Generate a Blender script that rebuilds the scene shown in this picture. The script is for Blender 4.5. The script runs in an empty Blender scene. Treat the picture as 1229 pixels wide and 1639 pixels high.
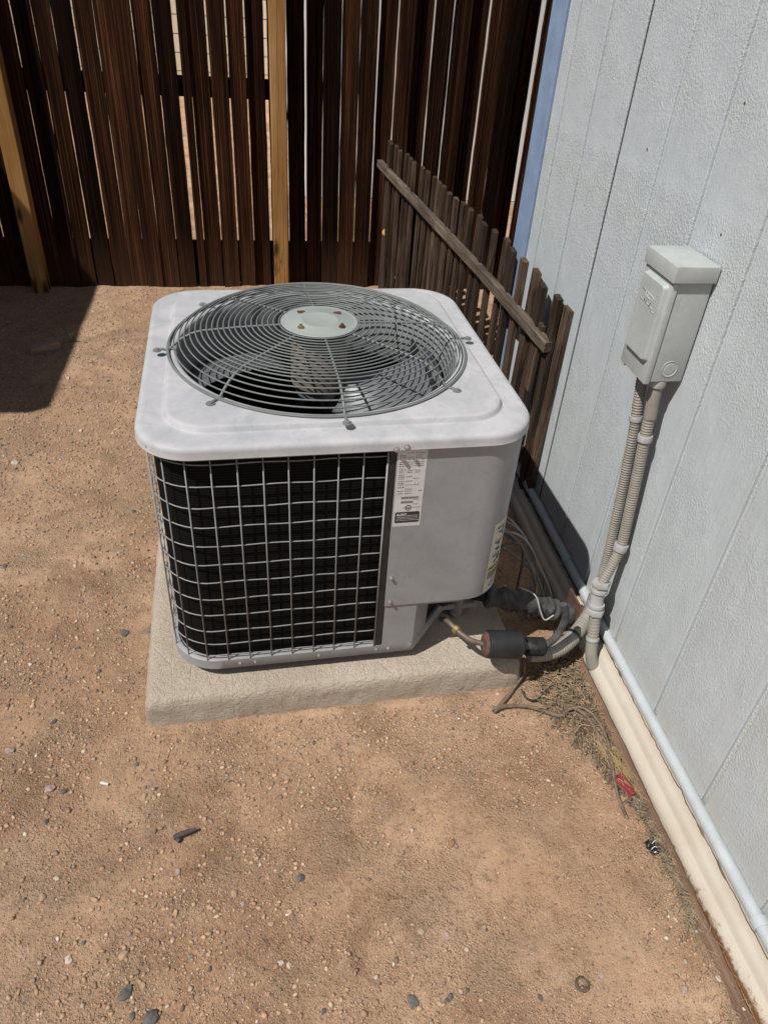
import bpy, bmesh, math, random
import numpy as np
from mathutils import Vector, Matrix, noise
random.seed(7); rng = np.random.default_rng(7)
sc = bpy.context.scene
COL = sc.collection

# ------------------------------------------------------------------ camera
CAM = Vector((-0.1495, -1.5963, 1.4776)); YAW, PITCH, ROLL, FPX = 0.1993, -0.6458, 0.0757, 1185.55
_f = Vector((math.sin(YAW)*math.cos(PITCH), math.cos(YAW)*math.cos(PITCH), math.sin(PITCH)))
_r0 = Vector((math.cos(YAW), -math.sin(YAW), 0)); _u0 = _r0.cross(_f)
_r = _r0*math.cos(ROLL)+_u0*math.sin(ROLL); _u = -_r0*math.sin(ROLL)+_u0*math.cos(ROLL)
cd = bpy.data.cameras.new('camera'); cam = bpy.data.objects.new('camera', cd); COL.objects.link(cam)
m = Matrix((_r, _u, -_f)).transposed().to_4x4(); m.translation = CAM; cam.matrix_world = m
cd.sensor_fit = 'VERTICAL'; cd.sensor_height = 24.0; cd.sensor_width = 18.0; cd.lens = FPX/1639*24.0
cd.clip_start = 0.02; cd.clip_end = 500
sc.camera = cam

# ------------------------------------------------------------------ light
SUN = Vector((-1.0, -0.54, 1.65)).normalized()
w = bpy.data.worlds.new('World'); sc.world = w; w.use_nodes = True
nt = w.node_tree; bg = nt.nodes['Background']; sky = nt.nodes.new('ShaderNodeTexSky')
sky.sky_type = 'NISHITA'; sky.sun_disc = False
sky.sun_elevation = math.asin(SUN.z); sky.sun_rotation = math.radians(241.6)
nt.links.new(sky.outputs[0], bg.inputs[0]); bg.inputs[1].default_value = 0.05
sl = bpy.data.lights.new('sun', 'SUN'); sl.energy = 5.0; sl.angle = math.radians(0.5); sl.color = (1.0, 0.965, 0.91)
so = bpy.data.objects.new('sun', sl); COL.objects.link(so); so.rotation_euler = SUN.to_track_quat('Z', 'Y').to_euler()
so.location = (-3, -3, 6)
vs = sc.view_settings; vs.view_transform = 'Standard'; vs.look = 'None'; vs.exposure = 0.0; vs.gamma = 1.0; vs.use_curve_mapping = False

# ------------------------------------------------------------------ helpers
def at_z(px, py, z=0.0):
    """pixel of the photograph -> point on the level z (a ground contact)"""
    d = _f+_r*((px-614.5)/FPX)-_u*((py-819.5)/FPX)
    return CAM+d*((z-CAM.z)/d.z)

def O(name, V, F, mat, parent=None, smooth=False, kind=None):
    me = bpy.data.meshes.new(name); me.from_pydata([tuple(v) for v in V], [], F); me.update()
    if smooth: me.polygons.foreach_set('use_smooth', [True]*len(me.polygons))
    return link(name, me, mat, parent, kind)
def link(name, me, mat, parent=None, kind=None):
    if mat is not None and not me.materials: me.materials.append(mat)
    o = bpy.data.objects.new(name, me); COL.objects.link(o); o.parent = parent
    if kind: o['kind'] = kind
    return o
def tag(o, label, cat, group=None):
    o['label'] = label; o['category'] = cat
    if group: o['group'] = group
    return o
def thing(name, label, cat, loc=(0, 0, 0), rz=0.0, group=None):
    o = bpy.data.objects.new(name, None); COL.objects.link(o); o.location = loc; o.rotation_euler = (0, 0, rz)
    o.empty_display_size = 0.05
    return tag(o, label, cat, group)
class MB:
    def __init__(s): s.V = []; s.F = []
    def add(s, V, F):
        n = len(s.V); s.V += [Vector(v) for v in V]; s.F += [[i+n for i in f] for f in F]; return s
    def box(s, x0, x1, y0, y1, z0, z1, c=0.0):
        if c <= 0:
            V = [(x, y, z) for x in (x0, x1) for y in (y0, y1) for z in (z0, z1)]
            return s.add(V, [(0, 1, 3, 2), (4, 6, 7, 5), (0, 4, 5, 1), (2, 3, 7, 6), (0, 2, 6, 4), (1, 5, 7, 3)])
        bm = bmesh.new(); bmesh.ops.create_cube(bm, size=1)
        for v in bm.verts: v.co = Vector(((x0+x1)/2+v.co.x*(x1-x0), (y0+y1)/2+v.co.y*(y1-y0), (z0+z1)/2+v.co.z*(z1-z0)))
        bmesh.ops.bevel(bm, geom=bm.edges[:], offset=c, segments=2, profile=0.6, affect='EDGES', clamp_overlap=True)
        bm.verts.index_update(); s.add([v.co.copy() for v in bm.verts], [[v.index for v in f.verts] for f in bm.faces]); bm.free()
        return s
    def tube(s, P, r, n=8, cap=True, closed=False):
        P = [Vector(p) for p in P]; m_ = len(P); rf = r if callable(r) else (lambda i: r)
        T = []
        for i in range(m_):
            a = P[(i-1) % m_] if (closed or i > 0) else P[i]; b = P[(i+1) % m_] if (closed or i < m_-1) else P[i]
            T.append((b-a).normalized())
        ref = Vector((0, 0, 1)) if abs(T[0].z) < 0.9 else Vector((1, 0, 0))
        N = (ref-T[0]*ref.dot(T[0])).normalized(); V = []
        for i in range(m_):
            N = (N-T[i]*N.dot(T[i])).normalized(); B = T[i].cross(N)
            for k in range(n):
                a = 2*math.pi*k/n; V.append(P[i]+(N*math.cos(a)+B*math.sin(a))*rf(i))
        F = []
        for i in range(m_ if closed else m_-1):
            j = (i+1) % m_
            for k in range(n): F.append((i*n+k, i*n+(k+1) % n, j*n+(k+1) % n, j*n+k))
        if cap and not closed: F += [tuple(range(n-1, -1, -1)), tuple(range((m_-1)*n, m_*n))]
        return s.add(V, F)
    def lathe(s, prof, n=32, c=(0, 0, 0), M=None):
        V = []; c = Vector(c)
        for r, z in prof:
            for k in range(n):
                a = 2*math.pi*k/n; v = Vector((r*math.cos(a), r*math.sin(a), z)); V.append((M @ v if M else v)+c)
        F = []
        for i in range(len(prof)-1):
            for k in range(n): F.append((i*n+k, i*n+(k+1) % n, (i+1)*n+(k+1) % n, (i+1)*n+k))
        if prof[0][0] > 1e-6: F.append(tuple(range(n-1, -1, -1)))
        if prof[-1][0] > 1e-6: F.append(tuple(range((len(prof)-1)*n, len(prof)*n)))
        return s.add(V, F)
    def prism(s, poly, z0, z1):
        n = len(poly); V = [(x, y, z0) for x, y in poly]+[(x, y, z1) for x, y in poly]
        return s.add(V, [tuple(range(n-1, -1, -1)), tuple(range(n, 2*n))]+[(i, (i+1) % n, n+(i+1) % n, n+i) for i in range(n)])
    def obj(s, name, mat, parent=None, smooth=False, kind=None): return O(name, s.V, s.F, mat, parent, smooth, kind)

def sm(o, ang=35):
    me = o.data; me.polygons.foreach_set('use_smooth', [True]*len(me.polygons))
    try: me.set_sharp_from_angle(angle=math.radians(ang))
    except Exception: pass
    return o
def spline(P, step=0.006):
    P = [Vector(p) for p in P]; Q = [P[0]*2-P[1]]+P+[P[-1]*2-P[-2]]; out = []
    for i in range(1, len(Q)-2):
        a, b, c, d = Q[i-1], Q[i], Q[i+1], Q[i+2]; n = max(2, int((c-b).length/step))
        for k in range(n):
            t = k/n
            out.append(0.5*((2*b)+(c-a)*t+(2*a-5*b+4*c-d)*t*t+(3*b-a-3*c+d)*t**3))
    out.append(P[-1]); return out
def toz(d): return Vector(d).normalized().to_track_quat('Z', 'Y').to_matrix()

# ------------------------------------------------------------------ materials
class NT:
    def __init__(s, name, rough=0.6, spec=0.3, metal=0.0, color=(0.5, 0.5, 0.5)):
        s.m = bpy.data.materials.new(name); s.m.use_nodes = True; s.t = s.m.node_tree; s.p = s.t.nodes['Principled BSDF']
        s.p.inputs['Roughness'].default_value = rough; s.p.inputs['Metallic'].default_value = metal
        s.p.inputs['Specular IOR Level'].default_value = spec; s.p.inputs['Base Color'].default_value = (*color, 1)
    def n(s, typ, **kw):
        nd = s.t.nodes.new('ShaderNode'+typ)
        for k, v in kw.items():
            if k in nd.inputs and not hasattr(nd, k): nd.inputs[k].default_value = v
            else: setattr(nd, k, v)
        return nd
    def l(s, a, b): s.t.links.new(a, b)
    def coord(s, scale=(1, 1, 1), rand=False, out='Object'):
        tc = s.n('TexCoord'); mp = s.n('Mapping'); mp.inputs['Scale'].default_value = scale
        s.l(tc.outputs[out], mp.inputs['Vector'])
        if rand:
            oi = s.n('ObjectInfo'); mul = s.n('VectorMath', operation='SCALE'); mul.inputs[0].default_value = (37.0, 19.0, 53.0)
            s.l(oi.outputs['Random'], mul.inputs['Scale']); s.l(mul.outputs[0], mp.inputs['Location'])
        return mp.outputs[0]
    def noise(s, co, scale=5, detail=5, rough=0.6, dist=0.0):
        nd = s.n('TexNoise'); nd.inputs['Scale'].default_value = scale; nd.inputs['Detail'].default_value = detail
        nd.inputs['Roughness'].default_value = rough; nd.inputs['Distortion'].default_value = dist; s.l(co, nd.inputs['Vector']); return nd.outputs['Fac']
    def ramp(s, fac, stops):
        nd = s.n('ValToRGB'); e = nd.color_ramp.elements
        while len(e) < len(stops): e.new(0.5)
        for i, (p_, c) in enumerate(stops):
            e[i].position = p_; e[i].color = (*c, 1) if len(c) == 3 else c
        s.l(fac, nd.inputs[0]); return nd.outputs[0]
    def mix(s, fac, a, b, mode='MIX'):
        nd = s.n('Mix', data_type='RGBA', blend_type=mode)
        for sock, v in ((nd.inputs[0], fac), (nd.inputs[6], a), (nd.inputs[7], b)):
            if isinstance(v, (int, float)): sock.default_value = v
            elif isinstance(v, tuple): sock.default_value = (*v, 1)
            else: s.l(v, sock)
        return nd.outputs[2]
    def math(s, op, a, b=0.5):
        nd = s.n('Math', operation=op)
        for i, v in enumerate((a, b)):
            if isinstance(v, (int, float)): nd.inputs[i].default_value = v
            else: s.l(v, nd.inputs[i])
        return nd.outputs[0]
    def col(s, c): s.l(c, s.p.inputs['Base Color']); return s
    def bump(s, h, dist=0.002, strength=1.0, nrm=None):
        b = s.n('Bump'); b.inputs['Strength'].default_value = strength; b.inputs['Distance'].default_value = dist
        s.l(h, b.inputs['Height'])
        if nrm is not None: s.l(nrm, b.inputs['Normal'])
        s.l(b.outputs[0], s.p.inputs['Normal']); return b.outputs[0]
    def rough(s, fac, lo, hi):
        mr = s.n('MapRange'); mr.inputs['To Min'].default_value = lo; mr.inputs['To Max'].default_value = hi
        s.l(fac, mr.inputs['Value']); s.l(mr.outputs[0], s.p.inputs['Roughness']); return s

def G(v): return (v, v, v)
M = {}
def simple(name, color, rough=0.6, spec=0.3, metal=0.0, var=0.25, scale=30, bump=0.0, rand=True):
    t = NT(name, rough, spec, metal); co = t.coord(rand=rand); n = t.noise(co, scale, 5)
    c = t.ramp(n, [(0.3, tuple(x*(1-var) for x in color)), (0.7, tuple(min(1, x*(1+var*0.7)) for x in color))]); t.col(c)
    if bump: t.bump(n, bump)
    M[name] = t.m; return t.m

def mat_dirt():
    t = NT('dirt', 0.95, 0.06); co = t.coord()
    big = t.noise(co, 2.1, 5, 0.6, 0.4); mid = t.noise(co, 8, 7, 0.68); fine = t.noise(co, 130, 5, 0.78); vf = t.noise(co, 520, 3, 0.7); m2 = t.noise(co, 26, 6, 0.72)
    c = t.ramp(big, [(0.36, (0.43, 0.262, 0.162)), (0.5, (0.53, 0.338, 0.217)), (0.64, (0.60, 0.405, 0.270))])
    c = t.mix(t.ramp(mid, [(0.44, G(0)), (0.62, G(0.75))]), c, (0.41, 0.28, 0.185))
    c = t.mix(t.ramp(t.noise(co, 3.6, 7, 0.66, 0.7), [(0.52, G(0)), (0.66, G(0.8))]), c, (0.31, 0.185, 0.11))
    c = t.mix(t.ramp(m2, [(0.54, G(0)), (0.70, G(0.55))]), c, (0.58, 0.415, 0.285))
    c = t.mix(t.ramp(m2, [(0.32, G(0.55)), (0.46, G(0))]), c, (0.215, 0.132, 0.082))
    c = t.mix(t.ramp(fine, [(0.32, G(0.85)), (0.46, G(0))]), c, (0.125, 0.078, 0.050))  # low spots of the bump noise darkened: crevice shade put into the colour
    c = t.mix(t.ramp(vf, [(0.56, G(0)), (0.70, G(0.8))]), c, (0.53, 0.405, 0.295))
    c = t.mix(t.ramp(vf, [(0.30, G(0.75)), (0.42, G(0))]), c, (0.125, 0.082, 0.055))
    t.col(c)
    def vor(sc_):
        vo = t.n('TexVoronoi'); vo.inputs['Scale'].default_value = sc_; vo.inputs['Randomness'].default_value = 1.0; t.l(co, vo.inputs['Vector']); return t.ramp(vo.outputs['Distance'], [(0.0, G(1)), (0.55, G(0))])
    patch_ = t.ramp(t.noise(co, 4.2, 5, 0.65), [(0.42, G(0.12)), (0.56, G(1))])
    h = t.math('ADD', t.math('MULTIPLY', t.math('MULTIPLY', fine, t.math('ADD', patch_, 0.5)), 0.8), t.math('MULTIPLY', t.math('MULTIPLY', vor(170), patch_), 0.55))
    h = t.math('ADD', h, t.math('MULTIPLY', t.math('MULTIPLY', vor(330), patch_), 0.25)); h = t.math('ADD', h, t.math('MULTIPLY', vf, 0.25)); h = t.math('ADD', h, t.math('MULTIPLY', m2, 1.1)); t.bump(h, 0.0070, 1.0); M['dirt'] = t.m
mat_dirt()
def mat_pebble():
    t = NT('pebble', 0.85, 0.2); a = t.n('Attribute', attribute_name='Col'); co = t.coord()
    n = t.noise(co, 260, 3); c = t.mix(t.ramp(n, [(0.35, G(0.35)), (0.6, G(0))]), a.outputs['Color'], (0.16, 0.11, 0.075)); t.col(c); M['pebble'] = t.m
mat_pebble()
def mat_stone(name, a, b):
    t = NT(name, 0.8, 0.25); co = t.coord(rand=True); n = t.noise(co, 90, 6, 0.7); t.col(t.ramp(n, [(0.3, a), (0.7, b)])); t.bump(n, 0.0015); M[name] = t.m
mat_stone('stone_dark', (0.06, 0.055, 0.053), (0.16, 0.145, 0.135)); mat_stone('stone_tan', (0.24, 0.155, 0.10), (0.42, 0.31, 0.21))
mat_stone('stone_pale', (0.34, 0.27, 0.20), (0.54, 0.46, 0.37)); mat_stone('stone_pink', (0.25, 0.18, 0.155), (0.39, 0.30, 0.26))
def mat_concrete():
    t = NT('concrete', 0.9, 0.15); co = t.coord(); a = t.noise(co, 4, 5); b = t.noise(co, 210, 5, 0.8); d = t.noise(co, 34, 6, 0.7)
    c = t.ramp(a, [(0.3, (0.56, 0.465, 0.37)), (0.7, (0.68, 0.585, 0.48))]); c = t.mix(t.ramp(b, [(0.3, G(0.55)), (0.55, G(0))]), c, (0.18, 0.15, 0.125))
    c = t.mix(t.ramp(b, [(0.6, G(0)), (0.75, G(0.5))]), c, (0.52, 0.46, 0.40))
    c = t.mix(t.ramp(d, [(0.55, G(0)), (0.75, G(0.35))]), c, (0.31, 0.22, 0.15)); t.col(c)
    vo = t.n('TexVoronoi', feature='DISTANCE_TO_EDGE'); vo.inputs['Scale'].default_value = 7
    wv = t.n('Mapping'); ds = t.n('TexNoise'); ds.inputs['Scale'].default_value = 14; t.l(co, ds.inputs['Vector'])
    ad = t.n('VectorMath', operation='MULTIPLY_ADD'); ad.inputs[1].default_value = (0.12, 0.12, 0.12); t.l(ds.outputs['Color'], ad.inputs[0]); t.l(co, ad.inputs[2]); t.l(ad.outputs[0], vo.inputs['Vector'])
    cr = t.ramp(vo.outputs['Distance'], [(0.0, G(0)), (0.012, G(1))])
    b2 = t.noise(t.coord((60, 60, 190)), 1.0, 5, 0.7); h = t.math('ADD', t.math('MULTIPLY', b, 0.8), t.math('MULTIPLY', d, 0.6)); h = t.math('ADD', h, t.math('MULTIPLY', b2, 1.0)); h = t.math('ADD', h, t.math('MULTIPLY', cr, 0.10)); kx = t.n('TexVoronoi', feature='DISTANCE_TO_EDGE'); kx.inputs['Scale'].default_value = 1.0; t.l(t.coord((11, 1.6, 1.0)), kx.inputs['Vector']); h = t.math('ADD', h, t.math('MULTIPLY', t.ramp(kx.outputs['Distance'], [(0.0, G(0)), (0.010, G(1))]), 0.16)); t.bump(h, 0.009, 1.0); M['concrete'] = t.m
mat_concrete()
def mat_paint(name, base, dirt, rough, mott, spec=0.35, stain=0.0):
    t = NT(name, rough, spec); co = t.coord(); a = t.noise(co, 11, 8, 0.72, 0.6); b = t.noise(co, 75, 5, 0.7); e = t.noise(co, 3, 3)
    c = t.mix(t.ramp(a, [(0.40, G(0)), (0.66, G(mott))]), base, dirt)
    c = t.mix(t.ramp(b, [(0.58, G(0)), (0.78, G(mott*0.6))]), c, tuple(x*0.7 for x in dirt))
    if stain:
        s2 = t.noise(t.coord((26, 26, 3.0)), 1, 4); c = t.mix(t.ramp(s2, [(0.62, G(0)), (0.8, G(stain))]), c, tuple(x*0.62 for x in base))
    t.col(c); t.rough(e, rough-0.06, rough+0.1); t.bump(b, 0.0003, 0.6); M[name] = t.m
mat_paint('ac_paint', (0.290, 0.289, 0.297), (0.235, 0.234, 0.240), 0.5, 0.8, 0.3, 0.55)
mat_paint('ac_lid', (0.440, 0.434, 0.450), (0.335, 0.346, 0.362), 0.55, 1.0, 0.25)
mat_paint('guard_paint', (0.17, 0.182, 0.178), (0.12, 0.128, 0.125), 0.5, 0.7, 0.35)
mat_paint('box_paint', (0.40, 0.425, 0.42), (0.30, 0.32, 0.315), 0.5, 0.7, 0.35)
mat_paint('disc_paint', (0.28, 0.30, 0.29), (0.29, 0.32, 0.305), 0.55, 0.8, 0.3)
mat_paint('wire_paint', (0.27, 0.275, 0.28), (0.17, 0.17, 0.17), 0.5, 0.8, 0.35)
def mat_coil():
    t = NT('coil_fins', 0.75, 0.08, 0.0); co = t.coord(); sx = t.n('SeparateXYZ'); t.l(co, sx.inputs[0])
    z = t.math('SINE', t.math('MULTIPLY', sx.outputs['Z'], 2*math.pi/0.0065)); n = t.noise(co, 9, 5)
    c = t.ramp(z, [(0.2, (0.0025, 0.0025, 0.0027)), (0.8, (0.0105, 0.0100, 0.0095))]); c = t.mix(t.ramp(n, [(0.5, G(0)), (0.75, G(0.4))]), c, (0.013, 0.009, 0.007)); t.col(c)  # near-black colour stands in for the shade between fins too fine to model
    t.bump(z, 0.0005, 0.5); M['coil_fins'] = t.m
mat_coil()
def mat_siding():
    t = NT('siding_paint', 0.5, 0.4); co = t.coord(rand=False, out='Object'); rr = t.coord((1, 1, 0.8), True)
    a = t.noise(rr, 190, 4, 0.6, 0.1); p = t.noise(co, 2.3, 4, 0.6, 0.5); q = t.noise(co, 13, 5, 0.6); f = t.noise(co, 330, 3)
    amp = t.ramp(p, [(0.40, G(0.10)), (0.62, G(1.0))])
    c = t.ramp(q, [(0.3, (0.435, 0.475, 0.500)), (0.7, (0.495, 0.535, 0.555))])
    c = t.mix(t.ramp(p, [(0.5, G(0)), (0.7, G(0.55))]), c, (0.500, 0.520, 0.500))
    c = t.mix(t.ramp(t.noise(t.coord((9, 9, 1.2), False), 1.0, 5, 0.65), [(0.46, G(0)), (0.68, G(0.5))]), c, (0.40, 0.425, 0.435))
    gm = t.n('NewGeometry'); sx = t.n('SeparateXYZ'); t.l(gm.outputs['Position'], sx.inputs[0]); dz = t.n('MapRange'); dz.inputs['From Min'].default_value = 0.22; dz.inputs['From Max'].default_value = 0.06; t.l(sx.outputs['Z'], dz.inputs['Value'])
    c = t.mix(t.math('MULTIPLY', dz.outputs[0], t.ramp(q, [(0.40, G(0.15)), (0.62, G(0.7))])), c, (0.37, 0.335, 0.285))
    c = t.mix(t.ramp(t.noise(co, 47, 3), [(0.70, G(0)), (0.76, G(0.6))]), c, (0.36, 0.385, 0.40)); t.col(c)
    st = t.noise(t.coord((55, 55, 2.5), True), 1.0, 4, 0.6); h = t.math('MULTIPLY', a, amp); h = t.math('ADD', h, t.math('MULTIPLY', st, 0.35)); h = t.math('ADD', h, t.math('MULTIPLY', f, 0.12)); t.bump(h, 0.0042, 0.9); M['siding_paint'] = t.m
mat_siding()
simple('trim_blue', (0.215, 0.295, 0.43), 0.55, 0.3, var=0.15, scale=14, bump=0.001); simple('crack_dark', (0.075, 0.078, 0.08), 0.9, 0.1)
def mat_wood(name, ramp, rough=0.75, bump=0.0025, sc_=(70, 70, 3.2), knots=0.6, tint=0.35, spec=0.12, dust=False, stain=False):
    t = NT(name, rough, spec); co = t.coord(sc_, True); co2 = t.coord((1, 1, 1), True)
    g = t.noise(co, 1.0, 7, 0.62, 0.9); g2 = t.noise(t.coord((sc_[0]*4, sc_[1]*4, sc_[2]*1.6), True), 1.0, 3, 0.6)
    big = t.noise(t.coord((4, 4, 1.3), True), 1.0, 4, 0.6)
    c = t.ramp(g, ramp); oi = t.n('ObjectInfo')
    c = t.mix(t.ramp(big, [(0.42, G(0)), (0.64, G(0.8))]), c, ramp[0][1])
    v = t.ramp(oi.outputs['Random'], [(0, G(1-tint)), (1, G(1+tint*0.6))]); c = t.mix(1.0, c, v, 'MULTIPLY')
    vo = t.n('TexVoronoi'); vo.inputs['Scale'].default_value = 1.0; t.l(t.coord((14, 14, 4.5), True), vo.inputs['Vector'])
    c = t.mix(t.ramp(vo.outputs['Distance'], [(0.08, G(knots)), (0.26, G(0))]), c, tuple(x*0.25 for x in ramp[0][1]))
    if stain:  # old fence stain brushed over parts of the post, most of it low down
        sn = t.noise(t.coord((16, 16, 3.5), True), 1.0, 5, 0.65); gm = t.n('NewGeometry'); sx = t.n('SeparateXYZ'); t.l(gm.outputs['Position'], sx.inputs[0])
        dz = t.n('MapRange'); dz.inputs['From Min'].default_value = 0.45; dz.inputs['From Max'].default_value = 0.0; t.l(sx.outputs['Z'], dz.inputs['Value'])
        c = t.mix(t.ramp(t.math('ADD', sn, t.math('MULTIPLY', dz.outputs[0], 0.16)), [(0.64, G(0)), (0.72, G(0.9))]), c, (0.05, 0.022, 0.011))
    if dust:  # soil splashed up the foot of the boards
        gm = t.n('NewGeometry'); sx = t.n('SeparateXYZ'); t.l(gm.outputs['Position'], sx.inputs[0])
        dz = t.n('MapRange'); dz.inputs['From Min'].default_value = 0.30; dz.inputs['From Max'].default_value = 0.0; t.l(sx.outputs['Z'], dz.inputs['Value'])
        c = t.mix(t.math('MULTIPLY', dz.outputs[0], t.math('MULTIPLY', g, 0.75)), c, (0.16, 0.085, 0.05))
    t.col(c)
    h = t.math('ADD', t.math('MULTIPLY', g, 1.0), t.math('MULTIPLY', g2, 0.45)); t.bump(h, bump, 1.0); M[name] = t.m
mat_wood('fence_wood', [(0.40, (0.0085, 0.0040, 0.0034)), (0.48, (0.030, 0.0115, 0.0070)), (0.54, (0.095, 0.036, 0.0165)), (0.61, (0.33, 0.145, 0.058))], 0.8, 0.011, (85, 85, 2.0), tint=0.8, spec=0.06, dust=True)
mat_wood('post_wood', [(0.34, (0.27, 0.135, 0.042)), (0.5, (0.46, 0.255, 0.095)), (0.66, (0.56, 0.35, 0.16))], 0.75, 0.003, (75, 75, 1.6), 1.0, 0.1, stain=True)
mat_wood('weathered_wood', [(0.34, (0.028, 0.019, 0.014)), (0.5, (0.075, 0.050, 0.035)), (0.66, (0.155, 0.110, 0.078))], 0.85, 0.002, (90, 90, 4), 0.4, 0.35)
mat_wood('grey_rail_wood', [(0.34, (0.060, 0.046, 0.036)), (0.5, (0.115, 0.092, 0.073)), (0.66, (0.19, 0.155, 0.125))], 0.85, 0.002, (60, 4, 60), 0.3, 0.1)
mat_wood('board_wood', [(0.30, (0.10, 0.060, 0.041)), (0.5, (0.16, 0.098, 0.066)), (0.72, (0.235, 0.155, 0.105))], 0.9, 0.002, (60, 4, 60), 0.3, 0.2)
mat_wood('bark', [(0.30, (0.07, 0.05, 0.036)), (0.5, (0.14, 0.10, 0.072)), (0.72, (0.23, 0.17, 0.125))], 0.9, 0.002, (60, 60, 9), 0.3, 0.2)
def mat_skirt():
    t = NT('skirting_paint', 0.6, 0.3); co = t.coord(); a = t.noise(co, 8, 5); b = t.noise(co, 60, 6, 0.75, 0.5); sx = t.n('SeparateXYZ'); t.l(co, sx.inputs[0])
    c = t.ramp(a, [(0.3, (0.405, 0.355, 0.285)), (0.7, (0.475, 0.43, 0.36))])
    edge = t.n('MapRange'); edge.inputs['From Min'].default_value = 0.034; edge.inputs['From Max'].default_value = -0.004; t.l(sx.outputs['Z'], edge.inputs['Value'])
    near = t.n('MapRange'); near.inputs['From Min'].default_value = -0.85; near.inputs['From Max'].default_value = -1.15; t.l(sx.outputs['Y'], near.inputs['Value'])
    r = t.math('MULTIPLY', t.math('ADD', t.math('MULTIPLY', near.outputs[0], 0.50), t.math('MULTIPLY', edge.outputs[0], 0.22)), edge.outputs[0])
    k = t.ramp(t.math('ADD', r, t.math('MULTIPLY', b, 0.9)), [(0.64, G(0)), (0.80, G(1))])
    c = t.mix(k, c, (0.19, 0.085, 0.035)); c = t.mix(t.ramp(b, [(0.64, G(0)), (0.72, G(0.5))]), c, (0.30, 0.24, 0.17)); t.col(c); t.bump(b, 0.0008); M['skirting_paint'] = t.m
mat_skirt()
simple('conduit_grey', (0.255, 0.237, 0.205), 0.55, 0.35, var=0.15, scale=40); simple('fitting_grey', (0.36, 0.36, 0.355), 0.5, 0.35, var=0.15, scale=50)
simple('pipe_paint', (0.40, 0.43, 0.445), 0.5, 0.35, var=0.10, scale=18, bump=0.0006); simple('black_foam', (0.022, 0.022, 0.023), 0.85, 0.15, var=0.5, scale=60, bump=0.003)
simple('grey_foam', (0.07, 0.07, 0.068), 0.8, 0.2, var=0.5, scale=45, bump=0.004); simple('black_shell', (0.018, 0.019, 0.021), 0.45, 0.4, var=0.5, scale=25, bump=0.0006)
simple('rust', (0.11, 0.062, 0.05), 0.85, 0.2, var=0.5, scale=60, bump=0.001); simple('brass', (0.45, 0.33, 0.14), 0.35, 0.5, 0.8); simple('copper', (0.16, 0.12, 0.10), 0.5, 0.4, 0.3, var=0.4)
simple('cable_grey', (0.30, 0.28, 0.26), 0.6, 0.3, var=0.3); simple('cable_brown', (0.16, 0.115, 0.085), 0.75, 0.2, var=0.5, scale=60, bump=0.002); simple('wire_green', (0.012, 0.03, 0.022), 0.5, 0.4); simple('wire_white', (0.36, 0.35, 0.33), 0.5, 0.3)
simple('screw_metal', (0.38, 0.37, 0.36), 0.4, 0.5, 0.5); simple('bolt_rust', (0.10, 0.045, 0.03), 0.8, 0.2, var=0.5, scale=200)
simple('sticker', (0.56, 0.56, 0.55), 0.45, 0.3, var=0.1, scale=60); simple('sticker_cream', (0.50, 0.47, 0.40), 0.45, 0.3, var=0.15, scale=60); simple('ink', (0.035, 0.035, 0.035), 0.5, 0.3, var=0.1); simple('ink_soft', (0.17, 0.17, 0.17), 0.5, 0.3, var=0.3, scale=400); simple('ink_yellow', (0.5, 0.40, 0.10), 0.5, 0.3)
simple('blade_metal', (0.15, 0.157, 0.165), 0.45, 0.4, 0.2, var=0.2, scale=12); simple('motor_paint', (0.16, 0.135, 0.11), 0.6, 0.3, var=0.4, scale=30); simple('shroud', (0.22, 0.23, 0.235), 0.55, 0.3, var=0.2)
simple('straw', (0.36, 0.26, 0.13), 0.85, 0.15, var=0.5, scale=3); simple('straw_pale', (0.27, 0.205, 0.135), 0.9, 0.1, var=0.5, scale=40); simple('straw_grey', (0.15, 0.115, 0.085), 0.9, 0.1, var=0.5, scale=40)
simple('red_wrap', (0.20, 0.034, 0.036), 0.6, 0.25, var=0.55, scale=90, bump=0.002); simple('black_wrap', (0.012, 0.013, 0.016), 0.3, 0.5, var=0.3); simple('white_bit', (0.62, 0.60, 0.56), 0.7, 0.2)
simple('leaf_green', (0.17, 0.21, 0.06), 0.6, 0.3); simple('leaf_dry', (0.26, 0.16, 0.075), 0.8, 0.15, var=0.5, scale=30); simple('twig_dark', (0.085, 0.072, 0.066), 0.85, 0.15, var=0.4, scale=60, bump=0.001)
simple('white_stucco', (0.78, 0.77, 0.76), 0.9, 0.1, var=0.04, scale=20); simple('beige_lap', (0.60, 0.53, 0.42), 0.8, 0.15, var=0.05); simple('shed_wood', (0.12, 0.075, 0.05), 0.85, 0.15, var=0.4, scale=18, bump=0.002); simple('roofing', (0.10, 0.095, 0.09), 0.95, 0.1, var=0.3, scale=60, bump=0.002); simple('soffit', (0.5, 0.54, 0.56), 0.7, 0.2, var=0.05)

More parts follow.
